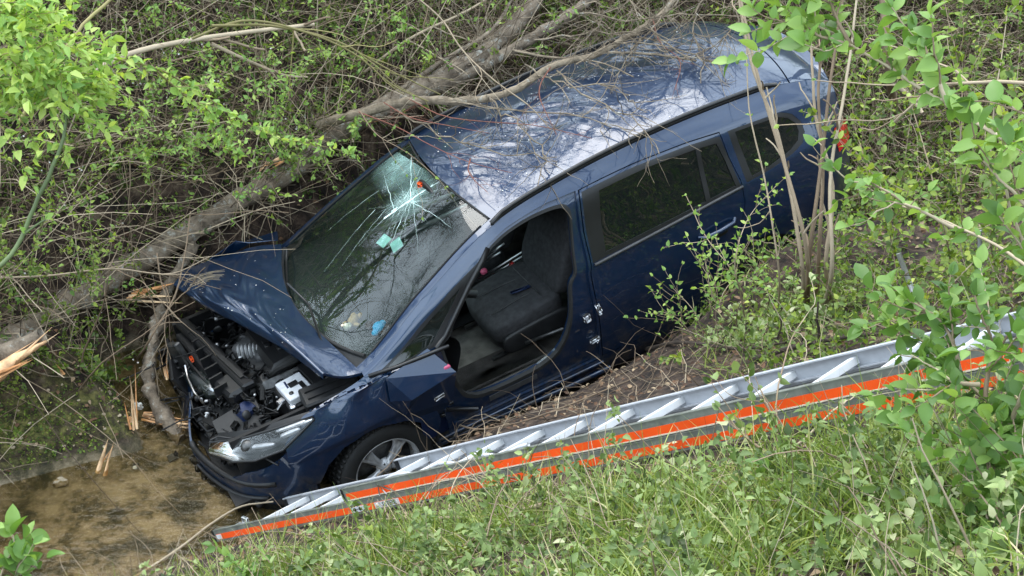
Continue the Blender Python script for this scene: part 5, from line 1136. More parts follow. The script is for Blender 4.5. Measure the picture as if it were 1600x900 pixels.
thicket(7000, FB, (.25, 1.05), .036, 'bramble', 'thicket', 9, (0, -.25, .8), shape='s', label=('brown bramble stems tangled over the far bank', 'small green leaves of the thicket on the far bank'), cat=('brambles', 'leaves'))
thicket(15000, FB, (.3, 1.3), .02, 'dead_twig', 'thicket', 0, (.1, -.3, .35), label=('dead brown twigs strewn over the far bank', ''), cat=('twigs', ''), kk=7, wob=.14, grav=.05, rad=(.002, .0075))
thicket(1700, FB, (.7, 1.8), .034, 'tall_bramble', 'bright', 12, (.15, -.5, .9), label=('tall arching stems rising from the far bank', 'bright young leaves on the arching stems'), cat=('stems', 'leaves'), kk=14, wob=.13, grav=.09, rad=(.003, .006))
thicket(2800, FB, (.9, 2.3), .02, 'long_twig', 'thicket', 0, (.5, -.35, .35), label=('long thin bare twigs criss-crossing over the far bank', ''), cat=('twigs', ''), kk=9, wob=.07, grav=.03, rad=(.002, .005))
# small low leaves hugging the far ground, and leaf litter everywhere
p = scatter(42000, -4.6, 6.6, -1.2, 7.5, lambda p: farc(p) & (fbm(p[:, 0], p[:, 1], 1.6, 3, 21) > -.22)); q = p+np.column_stack([RNG.normal(0, .02, (len(p), 2)), RNG.uniform(.01, .09, len(p))])
tag(leafobj('ground_leaves', q, RNG.normal(0, .8, q.shape)+[0, 0, .2], .028*RNG.uniform(.5, 1.4, len(q)), LM['thicket'], wr=.6, tint=np.clip(RNG.beta(2, 3, len(q))+.12*fbm(q[:, 0], q[:, 1], 3, 2, 4), 0, 1)), 'low green leaves covering the far bank', 'ground cover', kind='stuff')
p = scatter(15000, -4, 6, -5.5, 6, lambda p: (p[:, 2] > .05) & carfree(p, .0) & ladfree(p)); q = p+[0, 0, .012]
tag(leafobj('leaf_litter', q, RNG.normal(0, 1, q.shape)*[1, 1, .25], .038*RNG.uniform(.4, 1.3, len(q)), LM['litter'], wr=.6, droop=.1, upb=1.5), 'brown dead leaves littering both banks', 'leaf litter', kind='stuff')
p = scatter(5200, -3.5, .2, -1.4, 1.2, lambda p: (far_s(p[:, 0], p[:, 1]) > .02) & (far_s(p[:, 0], p[:, 1]) < .75) & (p[:, 2] > .03) & carfree(p, .02) & (fbm(p[:, 0], p[:, 1], 4, 2, 71) > -.15)); q = p+[0, 0, .008]
tag(leafobj('moss_tufts', q, RNG.normal(0, 1, q.shape)+[0, 0, .5], .017*RNG.uniform(.5, 1.6, len(q)), LM['thicket'], wr=.7, shape='s', tint=np.clip(RNG.beta(2, 2, len(q)), 0, 1)), 'moss and tiny leaves on the creek bank at the left', 'moss', kind='stuff')
p = scatter(90, -3.5, .0, -1.5, .6, lambda p: (far_s(p[:, 0], p[:, 1]) > -.25) & (far_s(p[:, 0], p[:, 1]) < .5) & (p[:, 2] > -.03) & carfree(p, .05)); b = MB()
for c in p: b.se(c+[0, 0, .003], RNG.uniform(.010, .032, 3)*[1, 1, .6], rot('z', RNG.uniform(0, 180)), n=7, m=4, e=.8)
tag(b.build('gravel', M['stone'], None, smooth=False), 'small pale stones scattered along the waterline', 'gravel', kind='stuff')
# -- near bank: dead twigs between car and ladder, grass, ivy
def nearc(lo, hi=9.): return lambda p: (near_h(p[:, 0], p[:, 1]) > .10) & (ladside(p) > lo) & (ladside(p) < hi) & carfree(p+[0, 0, .05], .05) & (p[:, 2] > .1) & (far_s(p[:, 0], p[:, 1]) < 30)
def thr(p):
    q = (np.asarray(p)-LA)@LR; return q[..., 1]-(.56+.55*np.clip((.65-q[..., 0])/1.2, 0, 1)+.05*fbm(p[:, 0], p[:, 1], 3, 2, 77))
def ladside(p): return ((np.asarray(p)-LA)@LR)[..., 1]          # >LW : camera side of the ladder
p0 = scatter(900, -.6, 4.4, -3.2, 1.6, nearc(-2.6, -.03)); P = walk(p0, RNG.normal(0, .8, (900, 3))*[1, 1, .25]+[0, 0, .08], RNG.uniform(.1, .55, 900), 7, .2, .05); ok = carfree(P, .0).all(1) & ladfree(P).all(1); P = P[ok]
tag(tubeobj('fallen_twigs', P, RNG.uniform(.0012, .0045, len(P))[:, None]*np.linspace(1, .4, 7)[None], LM['twig'], tint=RNG.random(len(P))**1.3), 'dead twigs and roots on the brown soil between car and ladder', 'twigs', kind='stuff')
p0 = scatter(1500, -1.4, 3.8, -5.6, -1.0, lambda p: nearc(LW)(p) & (thr(p) > -.1)); P = walk(p0, RNG.normal(0, .8, (len(p0), 3))*[1, 1, .4]+[0, 0, .2], RNG.uniform(.12, .5, len(p0)), 7, .16, .04); ok = ladfree(P).all(1) & camfree(P, 2.4).all(1); P = P[ok]
tag(tubeobj('dry_twigs', P, RNG.uniform(.0014, .004, len(P))[:, None]*np.linspace(1, .4, 7)[None], LM['twig'], tint=.4+.6*RNG.random(len(P))), 'pale dry twigs among the grass of the near bank', 'twigs', kind='stuff')
def blades(N, cond, box, L, w, name, label):
    p = scatter(N, *box, cond); N = len(p); d = RNG.normal(0, .5, (N, 3))+[0, -.05, 1.0]; P = walk(p, d, RNG.uniform(*L, N), 5, .10, .22)
    s = nrm(np.cross(P[:, 1]-P[:, 0], RNG.normal(0, 1, (N, 3))))[:, None]; ww = (w*RNG.uniform(.5, 1.3, N))[:, None, None]*np.array([1, .95, .75, .45, .02])[None, :, None]
    V = np.stack([P-s*ww, P+s*ww], 2).reshape(-1, 3); b0 = (np.arange(N)*10)[:, None]; F = np.concatenate([b0+[2*k, 2*k+1, 2*k+3, 2*k+2] for k in range(4)])
    tag(mesh(name, V, F, LM['grass'], None, True, tint=np.repeat(np.clip(RNG.beta(2, 2, N)+.15*fbm(p[:, 0], p[:, 1], 3, 2, 7), 0, 1), 10)), label, 'grass', kind='stuff')
blades(26000, lambda p: nearc(LW)(p) & (thr(p) > .27) & (fbm(p[:, 0], p[:, 1], 1.8, 3, 33) > -.05) & camfree(p, 2.0), (-1.2, 4.6, -6.4, -1.2), (.10, .34), .0032, 'grass', 'fresh green grass on the near bank below the ladder')
blades(1800, lambda p: (nearc(-2.5, -.1)(p)) & (p[:, 0] > 2.2), (1.6, 5.5, -3.4, 2.4), (.08, .2), .003, 'grass', 'grass tufts on the soil above the ladder')
def carpet(N, cond, box, hgt, sz, name, mt, label, tp=(2, 2.4), wr=.62):
    p = scatter(N, *box, cond); h = RNG.uniform(.01, 1, len(p))**1.4*hgt*(.45+.55*np.clip(.5+fbm(p[:, 0], p[:, 1], 2.3, 3, 12)*1.6, 0, 1.3)); q = p+np.column_stack([RNG.normal(0, .015, (len(p), 2)), h])
    if name == 'ground_ivy': f = np.clip(thr(p)/.3, .12, 1); h = h*f; q[:, 2] = p[:, 2]+h
    k = camfree(q, 2.0) & ladfree(q) & carfree(q, .03); q = q[k]; h = h[k]
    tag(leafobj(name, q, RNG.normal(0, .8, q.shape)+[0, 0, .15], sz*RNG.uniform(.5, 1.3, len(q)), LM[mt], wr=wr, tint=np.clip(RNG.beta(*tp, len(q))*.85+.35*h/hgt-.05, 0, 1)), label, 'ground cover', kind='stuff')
carpet(19000, lambda p: nearc(LW)(p) & (thr(p) > .13), (-1.2, 4.6, -6.4, -1.2), .20, .032, 'ground_ivy', 'ivy', 'dull green creeping leaves covering the near bank below the ladder')
carpet(9000, lambda p: nearc(-3.4, -.25)(p) & (p[:, 0] > 2.35) & (fbm(p[:, 0], p[:, 1], 1.7, 3, 50) > -.25), (2.0, 6.6, -3.6, 3.0), .30, .034, 'bank_weeds', 'thicket', 'leafy weeds on the bank behind and right of the car')
def closeup(p): return (np.linalg.norm(p-np.array([1.185, -7.05, 5.8]), axis=-1) < 4.0) & camfree(p, 1.5) & (p[:, 1] > -6.6)
blades(7000, closeup, (.4, 4.2, -6.6, -3.6), (.08, .24), .0022, 'grass', 'fine grass on the nearest part of the bank')
carpet(7000, closeup, (.4, 4.2, -6.6, -3.6), .16, .026, 'ground_ivy_near', 'ivy', 'small creeping leaves on the nearest part of the bank')
thicket(1300, (-.8, 4.4, -6.4, -1.4), (.10, .42), .030, 'weed', 'ivy', 9, (0, -.1, .9), cond=lambda p: nearc(LW)(p) & (thr(p) > .27) & (fbm(p[:, 0], p[:, 1], 1.4, 3, 91) > -.1) & camfree(p, 2.1), label=('upright stems of pale weeds on the near bank', 'pale leaves of the weeds on the near bank'), cat=('weeds', 'weeds'), kk=7, wob=.15, grav=.02, rad=(.001, .002), shape='m')
thicket(2600, (-.8, 4.4, -6.4, -1.4), (.15, .5), .02, 'straw', 'ivy', 0, (.3, -.1, .6), cond=lambda p: nearc(LW)(p) & (thr(p) > .0) & camfree(p, 2.3), label=('dry straw-coloured stalks in the grass', ''), cat=('straw', ''), kk=6, wob=.08, grav=.10, rad=(.0012, .0024))
# grey-green patch of dried leaves below the ladder and by the stems
carpet(900, lambda p: nearc(-2.6, -.15)(p) & (np.hypot(p[:, 0]-2.7, p[:, 1]+.85) < .42), (2.0, 3.4, -1.6, .0), .16, .04, 'pale_weeds', 'ivy', 'pale greyish leaves at the foot of the bare stems', (6, 1.5))
# ------------------------------------------------------------------ shrubs and branches one can point at
def shrub(name, label, cat, stems, leafmt, lsz, npl, rad=(.006, .002), side=3, sideL=(.12, .35), stemmat='twig', pair=True, wr=.62, shape='b', tint=(2, 2), kk=22, droop=.25, n=6, wob=.010, sd=.8, start=.15, tuft=1, cone=.55):
    O = np.array(stems[0][0], float); root = empty(name, label, cat, tuple(O)); allp = []; b = MB()
    for st in stems:
        p = crv(st, kk)+np.cumsum(RNG.normal(0, wob*.3, (kk, 3)), 0)*np.linspace(0, 1, kk)[:, None]; R = np.linspace(rad[0], rad[1], kk); b.tube(p-O, R, n=n, t=RNG.uniform(.3, .9), caps=False); allp.append((p[int(kk*start):], R[int(kk*start):]))
        for _ in range(side):
            i = RNG.integers(int(kk*start)+1, kk-1); d = nrm(p[i]-p[i-1])+RNG.normal(0, sd*.6, 3); L = RNG.uniform(*sideL); q = walk(p[i][None], d[None], L, 9, .13)[0]; r = np.linspace(R[i]*.7, rad[1]*.6, 9); b.tube(q-O, r, n=4, t=RNG.uniform(.3, .9), caps=False); allp.append((q[1:], r[1:]))
    b.build('stems', LM[stemmat], root)
    if npl:
        ps = []; ds = []
        for p, r in allp:
            seg = np.linalg.norm(np.diff(p, axis=0), axis=1); L = seg.sum(); k = max(1, int(L*npl)); t = (np.arange(k)+RNG.random(k)*.6)/k*(len(p)-1.01); i = t.astype(int); f = (t-i)[:, None]; q = p[i]*(1-f)+p[i+1]*f; T = nrm(p[i+1]-p[i])
            a = RNG.normal(0, 1, q.shape); s = nrm(np.cross(T, a))
            for sg in ((1, -1) if pair else (1,)):
                for _ in range(tuft): ps.append(q+RNG.normal(0, lsz*.15*(tuft > 1), q.shape)); ds.append(T*cone+s*sg+RNG.normal(0, .25+.3*(tuft > 1), q.shape)+[0, 0, .2])
            ps.append(np.repeat(p[-1:], 2, 0)); ds.append(np.repeat(nrm(p[-1:]-p[-2:-1]), 2, 0)+RNG.normal(0, .4, (2, 3)))
        ps = np.concatenate(ps); ds = np.concatenate(ds); k = camfree(ps, 1.6); ps, ds = ps[k], ds[k]
        leafobj('leaves', ps, ds, lsz*RNG.uniform(.5, 1.25, len(ps)), LM[leafmt], root, wr=wr, shape=shape, tint=np.clip(RNG.beta(*tint, len(ps)), 0, 1), droop=droop, origin=O)
    return root
# right foreground: broad opposite leaves close to the camera
shrub('leafy_branch', 'broad-leaved branch hanging in from the upper right corner towards the roof end', 'branch', [[(2.510, -4.387, 4.198), (2.315, -4.229, 4.250), (2.228, -4.096, 4.264), (2.119, -4.007, 4.305), (2.007, -3.912, 4.354), (1.884, -3.777, 4.371)], [(2.228, -4.096, 4.264), (2.197, -4.048, 4.334), (2.166, -4.013, 4.384)], [(2.022, -3.921, 4.341), (1.943, -3.912, 4.354), (1.888, -3.903, 4.367)], [(2.022, -3.921, 4.341), (1.959, -3.866, 4.419), (1.928, -3.830, 4.470)]], 'broad', .052, 36, (.006, .0022), 4, (.08, .2), tint=(3, 1.6), start=.3)
shrub('leafy_branch', 'broad-leaved shoots at the right edge above the orange stripe', 'branch', [[(2.398, -4.760, 4.014), (2.290, -4.652, 4.169), (2.223, -4.559, 4.301), (2.202, -4.489, 4.401)], [(2.330, -4.734, 4.225), (2.226, -4.667, 4.321), (2.135, -4.622, 4.385)], [(2.302, -4.752, 4.374), (2.239, -4.659, 4.508), (2.176, -4.630, 4.549)]], 'broad', .053, 28, (.006, .0022), 3, (.08, .2), tint=(2.6, 2), start=.25)
shrub('leafy_branch', 'leafy shoots between the bare stems and the metal stake', 'branch', [[(2.590, -4.092, 3.748), (2.492, -3.862, 3.728), (2.327, -3.731, 3.740), (2.198, -3.624, 3.718), (2.096, -3.576, 3.787)], [(2.327, -3.731, 3.740), (2.245, -3.700, 3.785), (2.145, -3.689, 3.800)], [(2.403, -3.841, 3.757), (2.244, -3.811, 3.801), (2.174, -3.831, 3.772)]], 'broad', .046, 26, (.005, .002), 3, (.06, .12), tint=(2.6, 2), start=.35)
shrub('leafy_branch', 'dark leafy branch hiding the upper end of the ladder', 'branch', [[(2.412, -4.841, 3.725), (2.309, -4.684, 3.773), (2.226, -4.540, 3.806), (2.174, -4.417, 3.806), (2.105, -4.391, 3.844)], [(2.237, -4.635, 3.844), (2.193, -4.635, 3.844), (2.196, -4.540, 3.806)], [(2.226, -4.540, 3.806), (2.196, -4.472, 3.903), (2.137, -4.446, 3.939)], [(2.251, -4.651, 3.821), (2.251, -4.585, 3.915), (2.208, -4.527, 3.998)], [(2.309, -4.684, 3.773), (2.300, -4.705, 3.919), (2.286, -4.649, 3.999)]], 'broad', .046, 38, (.006, .002), 5, (.08, .22), tint=(2, 2.2), start=.2)
shrub('leafy_shrub', 'leafy shrub filling the lower right corner', 'shrub', [
    [(2.181, -5.078, 3.699), (2.258, -4.817, 3.585), (2.272, -4.648, 3.564), (2.291, -4.492, 3.526)], [(2.109, -5.072, 3.673), (2.259, -4.619, 3.344), (2.256, -4.428, 3.269), (2.280, -4.231, 3.200)], [(2.266, -5.113, 3.736), (2.290, -4.945, 3.750), (2.286, -4.801, 3.782), (2.301, -4.668, 3.797)], [(2.044, -5.053, 3.614), (2.161, -4.566, 3.246), (2.164, -4.209, 3.058), (2.138, -4.009, 2.995)], [(2.235, -5.035, 3.691), (2.244, -4.873, 3.679), (2.251, -4.717, 3.726), (2.256, -4.591, 3.732)]], 'broad', .046, 34, (.005, .0018), 9, (.12, .32), tint=(2, 2.2), start=.1)
shrub('leafy_shrub', 'small-leaved shrub in front of the bank at the upper right', 'shrub', [[(3.599, -0.731, 1.504), (3.025, -1.895, 2.700), (2.971, -1.614, 2.927), (2.885, -1.327, 3.163)], [(3.533, -1.585, 2.010), (3.137, -2.239, 2.907), (3.163, -2.015, 3.227), (3.215, -1.821, 3.504)], [(3.429, -0.349, 1.335), (2.986, -1.208, 2.287), (2.941, -0.868, 2.424), (2.934, -0.629, 2.592)], [(3.664, -1.533, 2.050), (3.166, -2.555, 3.153), (3.094, -2.347, 3.450)], [(3.557, -1.205, 1.787), (3.072, -2.036, 2.848), (3.072, -1.789, 3.201), (2.991, -1.573, 3.510)]], 'thicket', .042, 20, (.007, .002), 14, (.2, .6), tint=(3, 2), start=.1)
shrub('leafy_shrub', 'dense small-leaved shrub behind the tail lamp', 'shrub', [[(3.858, 1.936, 0.397), (3.464, 0.826, 1.356), (3.460, 0.928, 1.677), (3.377, 1.118, 1.948)], [(4.204, 1.926, 0.347), (3.663, 0.522, 1.619), (3.743, 0.774, 1.980)], [(3.988, 1.802, 0.309), (3.319, 0.060, 1.658), (3.204, 0.148, 1.783)], [(4.593, 2.082, 0.309), (3.950, 0.479, 1.733), (4.102, 0.843, 2.078)], [(4.967, 2.180, 0.309), (4.230, 0.390, 1.781), (4.269, 0.704, 2.228)]], 'thicket', .036, 24, (.006, .002), 20, (.2, .6), tint=(2.4, 2.2), start=.05, shape='m')
shrub('leafy_shrub', 'weedy green shrub under the stake above the ladder', 'shrub', [[(3.084, -0.890, 1.400), (2.975, -1.114, 1.724), (2.925, -1.018, 1.861)], [(3.247, -0.784, 1.411), (3.088, -1.242, 1.891), (3.137, -1.130, 2.051)], [(3.016, -0.595, 1.280), (2.951, -0.744, 1.556), (2.986, -0.622, 1.729)], [(3.260, -1.858, 2.091), (3.165, -2.087, 2.426), (3.137, -1.991, 2.563)]], 'thicket', .036, 26, (.004, .0015), 10, (.12, .35), tint=(2.6, 2.2), start=.05, shape='m')
# bare brown stems in front of the car's rear
def bare(name, label, stems, r, k=3, leafn=0, mt='twig', cat='stems', lsz=.03, lm='bright', sl=(.1, .35)):
    return shrub(name, label, cat, stems, lm, lsz, leafn, r, k, sl, mt, wob=.006, shape='m', pair=True, start=.3, n=7)
bare('bare_shrub', 'clump of upright brown bare stems in front of the rear end of the car', [
    [(2.840, -0.800, 1.283), (2.701, -1.186, 1.971), (2.756, -0.943, 2.317), (2.789, -0.738, 2.610), (2.844, -0.514, 2.930), (2.876, -0.365, 3.143)], [(2.878, -0.833, 1.307), (2.769, -1.102, 1.916), (2.785, -0.875, 2.240), (2.762, -0.648, 2.565), (2.785, -0.439, 2.862)],
    [(2.814, -0.731, 1.242), (2.655, -1.223, 1.917), (2.600, -1.036, 2.184), (2.525, -0.850, 2.450), (2.421, -0.701, 2.664), (2.349, -0.514, 2.930), (2.323, -0.365, 3.143)], [(2.821, -0.798, 1.268), (2.644, -1.233, 2.078), (2.548, -1.030, 2.367), (2.435, -0.810, 2.682), (2.339, -0.571, 3.023)],
    [(2.915, -0.861, 1.336), (2.811, -1.223, 1.917), (2.802, -0.999, 2.237), (2.876, -0.738, 2.610), (2.941, -0.477, 2.983)], [(2.951, -0.881, 1.359), (2.824, -1.056, 1.807), (2.858, -0.865, 2.081), (2.757, -0.634, 2.409), (2.731, -0.404, 2.738)]], (.014, .006), 5)
bare('slender_plant', 'thin wavy stem with a few buds rising in front of the rear windows', [[(2.701, -0.695, 1.171), (2.573, -1.056, 1.807), (2.507, -0.826, 2.135), (2.423, -0.615, 2.437), (2.406, -0.404, 2.738)]], (.007, .003), 3, 5)
bare('sapling', 'young sapling with tiny leaves in front of the rear door handle', [[(2.540, -0.612, 1.064), (2.386, -0.764, 1.527), (2.258, -0.579, 1.617), (2.164, -0.370, 1.741)], [(2.592, -0.617, 1.091), (2.405, -0.807, 1.640), (2.509, -0.582, 1.787), (2.633, -0.501, 1.903)], [(2.488, -0.606, 1.037), (2.280, -0.804, 1.469), (2.262, -0.723, 1.585)], [(2.657, -0.647, 1.136), (2.526, -0.949, 1.611), (2.405, -0.747, 1.726)]], (.005, .0018), 8, 14, lsz=.035)
bare('sapling', 'low bare twiggy sapling on the soil beside the rear wheel arch', [[(2.323, -0.529, 0.886), (2.226, -0.561, 1.119), (2.114, -0.497, 1.211)], [(2.382, -0.606, 0.968), (2.323, -0.621, 1.208), (2.360, -0.516, 1.358)], [(2.271, -0.508, 0.846), (2.164, -0.523, 0.999), (2.088, -0.501, 1.030)], [(2.478, -0.676, 1.043), (2.473, -0.784, 1.324), (2.616, -0.722, 1.412)]], (.004, .0015), 9, 12, lsz=.032)
# pale forked dead stem in front of the ladder and its neighbours
bare('dead_plant', 'pale forked dead stem standing in front of the ladder', [[(1.793, -4.749, 3.315), (1.954, -4.024, 2.799), (1.995, -3.810, 2.756), (2.047, -3.682, 2.764), (2.072, -3.564, 2.758), (2.085, -3.438, 2.764), (2.153, -3.180, 2.784), (2.284, -2.860, 2.718)], [(2.047, -3.682, 2.764), (2.126, -3.652, 2.807), (2.210, -3.604, 2.876), (2.318, -3.491, 2.863)], [(2.072, -3.576, 2.741), (2.051, -3.527, 2.811), (2.037, -3.401, 2.817)], [(2.047, -3.683, 2.763), (1.965, -3.564, 2.758), (1.884, -3.426, 2.781)]], (.0055, .002), 2, 4, mt='twig', lsz=.04, lm='ivy')
bare('dead_branch', 'long pale dead branch lying on the ivy below the ladder', [[(0.565, -3.170, 1.647), (0.801, -3.422, 1.985), (0.999, -3.487, 2.153), (1.136, -3.249, 2.058), (1.304, -3.317, 2.204), (1.476, -3.552, 2.393)], [(1.304, -3.317, 2.204), (1.185, -3.232, 2.082), (0.801, -2.773, 1.604), (0.424, -2.122, 0.948)]], (.008, .003), 4, cat='branch')
bare('dead_branch', 'crooked brown dead branch leaning over the lower orange stripe', [[(1.401, -3.744, 2.431), (1.473, -3.423, 2.331), (1.459, -2.658, 1.786), (1.454, -2.460, 1.720), (1.387, -2.371, 1.672)], [(1.473, -2.665, 1.775), (1.352, -2.607, 1.684), (1.157, -2.528, 1.622), (1.012, -2.446, 1.566)]], (.007, .003), 4, cat='branch')
bare('dead_branch', 'pair of thin dry stalks crossing the ladder stripes left of centre', [[(0.699, -2.926, 1.560), (0.760, -2.639, 1.465), (0.868, -2.467, 1.535), (0.951, -2.368, 1.502)], [(0.923, -3.039, 1.713), (0.911, -2.768, 1.629), (0.944, -2.533, 1.616), (1.012, -2.409, 1.618)], [(1.276, -3.553, 2.269), (1.129, -2.647, 1.627), (0.987, -2.528, 1.622), (0.825, -2.459, 1.547)]], (.0045, .002), 3, cat='stalks')
bare('dead_branch', 'pale dry branch in the grass at the lower right', [[(2.112, -4.599, 3.302), (2.297, -4.292, 3.113), (2.323, -4.482, 3.365), (2.389, -4.672, 3.617)], [(1.943, -4.704, 3.344), (2.182, -4.251, 2.998), (2.262, -4.282, 3.128)]], (.006, .002), 4, cat='branch')
bare('creek_branch', 'brown crooked branch lying in the creek and leaning towards the ladder end', [[(-0.969, -1.614, -0.018), (-0.845, -1.505, -0.003), (-0.708, -1.353, 0.006), (-0.572, -1.175, 0.016), (-0.432, -1.084, 0.042), (-0.244, -1.061, 0.057)]], (.010, .005), 2, cat='branch')
bare('soil_branch', 'long thin pale branch on the soil under the door sill', [[(0.773, -0.288, 0.009), (1.113, -1.160, 0.718), (1.356, -1.421, 1.024), (1.628, -1.370, 1.114), (1.888, -1.140, 1.060), (1.980, -0.930, 0.976)]], (.007, .003), 5, cat='branch')
for k, (lb, pts) in enumerate((('short dark root crossing the soil right of the rear door', [(2.068, 0.134, 0.281), (2.215, -0.742, 1.000), (2.418, -1.200, 1.306), (2.576, -1.507, 1.582)]), ('thick brown root beside the pale weeds above the ladder', [(2.428, -1.490, 1.467), (2.580, -1.746, 1.745), (2.729, -2.039, 2.024), (2.868, -2.135, 2.114)]))):
    bare('root', lb, [list(pts)], (.015, .007), 3, cat='root', mt='roots')
# small sprigs
def sprig(label, pts, sz, n, lm='broad'): return shrub('sprig', label, 'plant', pts, lm, sz, n, (.003, .0012), 2, (.05, .12), start=.2, wob=.003)
sprig('green sprig with oval leaves at the lower left edge', [[(-0.245, -4.424, 2.925), (-0.210, -4.373, 2.998), (-0.183, -4.343, 3.041), (-0.189, -4.317, 3.077)], [(-0.192, -4.413, 2.940), (-0.183, -4.383, 2.983), (-0.166, -4.363, 3.012)]], .055, 34)
sprig('leafy sprig in front of the lower end of the ladder', [[(-0.025, -2.619, 1.057), (0.066, -3.105, 1.671), (-0.007, -3.004, 1.640), (-0.047, -2.989, 1.662)], [(0.014, -2.654, 1.095), (0.144, -3.105, 1.671), (0.170, -3.090, 1.692)]], .042, 40)
sprig('pale leafy clump with buds below the ladder', [[(0.262, -2.849, 1.304), (0.367, -3.175, 1.744), (0.391, -3.075, 1.713)], [(0.482, -2.973, 1.475), (0.533, -3.161, 1.765), (0.508, -3.067, 1.724)], [(0.603, -3.057, 1.583), (0.648, -3.146, 1.786), (0.665, -3.030, 1.777)], [(0.713, -3.077, 1.641), (0.769, -3.060, 1.735), (0.821, -3.038, 1.767)]], .040, 50, 'thicket')
sprig('small white-tipped sprig in front of the ladder near its lower end', [[(-0.009, -2.407, 0.941), (0.179, -3.004, 1.640), (0.188, -2.910, 1.601)]], .022, 20, 'ivy')
sprig('budding sprig in front of the middle of the ladder', [[(1.909, -3.907, 2.739), (2.050, -3.363, 2.522), (2.056, -3.181, 2.608), (2.062, -3.042, 2.631)], [(2.050, -3.363, 2.522), (1.975, -3.208, 2.570), (1.905, -3.154, 2.646)]], .036, 16, 'thicket')
sprig('small weed with a few leaves on the soil left of the sapling', [[(2.063, 0.451, 0.037), (2.082, 0.562, 0.091), (2.161, 0.307, 0.389)], [(2.060, -0.724, 0.870), (2.090, -1.134, 1.190)]], .04, 26, 'thicket')
# upper left: sprays of young yellow-green leaves close to the camera
shrub('overhanging_branch', 'yellow-green leafy branch hanging in at the upper left corner', 'branch', [[(-0.696, -3.059, 3.828), (-0.530, -2.980, 3.766), (-0.362, -2.956, 3.801), (-0.247, -2.835, 3.800), (-0.140, -2.847, 3.782)], [(-0.573, -2.989, 3.929), (-0.488, -2.890, 3.895), (-0.362, -2.920, 3.852)], [(-0.532, -3.153, 3.694), (-0.425, -3.028, 3.698), (-0.300, -3.004, 3.732), (-0.204, -2.914, 3.686)], [(-0.446, -2.968, 3.783), (-0.320, -2.980, 3.766), (-0.183, -2.878, 3.739)], [(-0.512, -2.930, 4.012), (-0.430, -2.953, 3.979), (-0.389, -2.965, 3.962)], [(-0.532, -3.024, 3.878), (-0.369, -3.030, 3.870), (-0.246, -3.047, 3.845)]], 'bright', .044, 26, (.004, .0015), 16, (.08, .30), 'whip', tint=(3, 1.5), start=.05, tuft=2, wr=.5, cone=.8, shape='m')
shrub('overhanging_branch', 'long thin leafy shoot reaching from the upper left towards the windshield', 'branch', [[(-0.311, -2.829, 3.809), (-0.254, -2.655, 3.708), (-0.128, -2.491, 3.594), (-0.046, -2.264, 3.395), (0.066, -2.060, 3.163), (0.181, -1.760, 2.895), (0.323, -1.424, 2.677), (0.449, -1.274, 2.541)], [(-0.128, -2.491, 3.594), (-0.071, -2.285, 3.365), (-0.025, -2.060, 3.163), (-0.041, -1.936, 2.991), (0.070, -1.816, 2.815)]], 'bright', .036, 16, (.0045, .0015), 8, (.06, .2), 'whip', tint=(2.2, 1.7), start=.1, tuft=2, cone=.8, shape='m')
shrub('overhanging_branch', 'smooth green stem slanting across the upper left foliage', 'branch', [[(-0.512, -3.434, 3.292), (-0.446, -3.298, 3.312), (-0.362, -3.196, 3.458), (-0.293, -3.106, 3.586), (-0.264, -3.022, 3.706), (-0.254, -2.980, 3.766)]], 'bright', .03, 2, (.008, .006), 1, (.05, .1), 'greenstem', shape='m')
shrub('overhanging_branch', 'straight olive stem rising to the top edge at the upper left', 'branch', [[(-0.532, -2.786, 3.521), (-0.409, -2.553, 3.679), (-0.348, -2.395, 3.731), (-0.249, -2.234, 3.786)]], 'bright', .03, 3, (.008, .006), 2, (.1, .2), 'whip', shape='m')
shrub('sprouting_shrub', 'leafy shrub sprouting on the far bank left of the trunk top', 'shrub', [[(-1.050, 1.368, 1.050), (-0.813, 0.590, 1.718), (-0.773, 0.728, 1.914)], [(-1.339, 1.264, 1.059), (-1.153, 0.567, 1.685), (-1.213, 0.682, 1.849)], [(-0.798, 1.451, 1.029), (-0.553, 0.702, 1.703), (-0.451, 0.909, 1.824)], [(-0.496, 1.561, 1.046), (-0.287, 0.815, 1.690), (-0.246, 0.932, 1.857)]], 'bright', .034, 26, (.004, .0015), 16, (.15, .45), tint=(2, 2.6), start=.1, shape='m')
shrub('sprouting_shrub', 'bushy green shrub on the far bank at the left edge', 'shrub', [[(-1.917, 0.387, 0.694), (-1.566, -0.326, 1.454), (-1.491, -0.199, 1.637)], [(-2.100, 0.353, 0.768), (-1.789, -0.305, 1.485), (-1.826, -0.177, 1.667)], [(-1.710, 0.642, 0.571), (-1.299, -0.242, 1.400), (-1.337, -0.113, 1.585)]], 'thicket', .034, 28, (.004, .0015), 16, (.15, .4), tint=(2.4, 2.4), start=.1, shape='m')
shrub('sprouting_shrub', 'green tuft of leaves on the trunk above the windshield corner', 'shrub', [[(-0.170, 1.430, 0.964), (-0.119, 1.038, 1.310), (-0.183, 1.099, 1.398)], [(-0.341, 1.352, 0.957), (-0.354, 1.001, 1.258), (-0.439, 1.013, 1.275)], [(0.097, 1.556, 1.074), (0.159, 1.123, 1.433), (0.234, 1.262, 1.456)]], 'bright', .032, 30, (.003, .0012), 9, (.1, .3), tint=(2.2, 2.2), start=.1, shape='m')
shrub('sprouting_shrub', 'green plant hanging over the mossy creek bank at the left', 'shrub', [[(-1.474, -0.318, 0.298), (-1.435, -0.319, 0.402), (-1.432, -0.123, 0.350)], [(-1.470, 0.017, 0.079), (-1.465, 0.192, 0.102)], [(-1.655, -0.249, 0.397), (-1.682, -0.281, 0.525)]], 'thicket', .038, 50, (.003, .0012), 9, (.08, .25), tint=(2, 2.6), start=.05, shape='m')
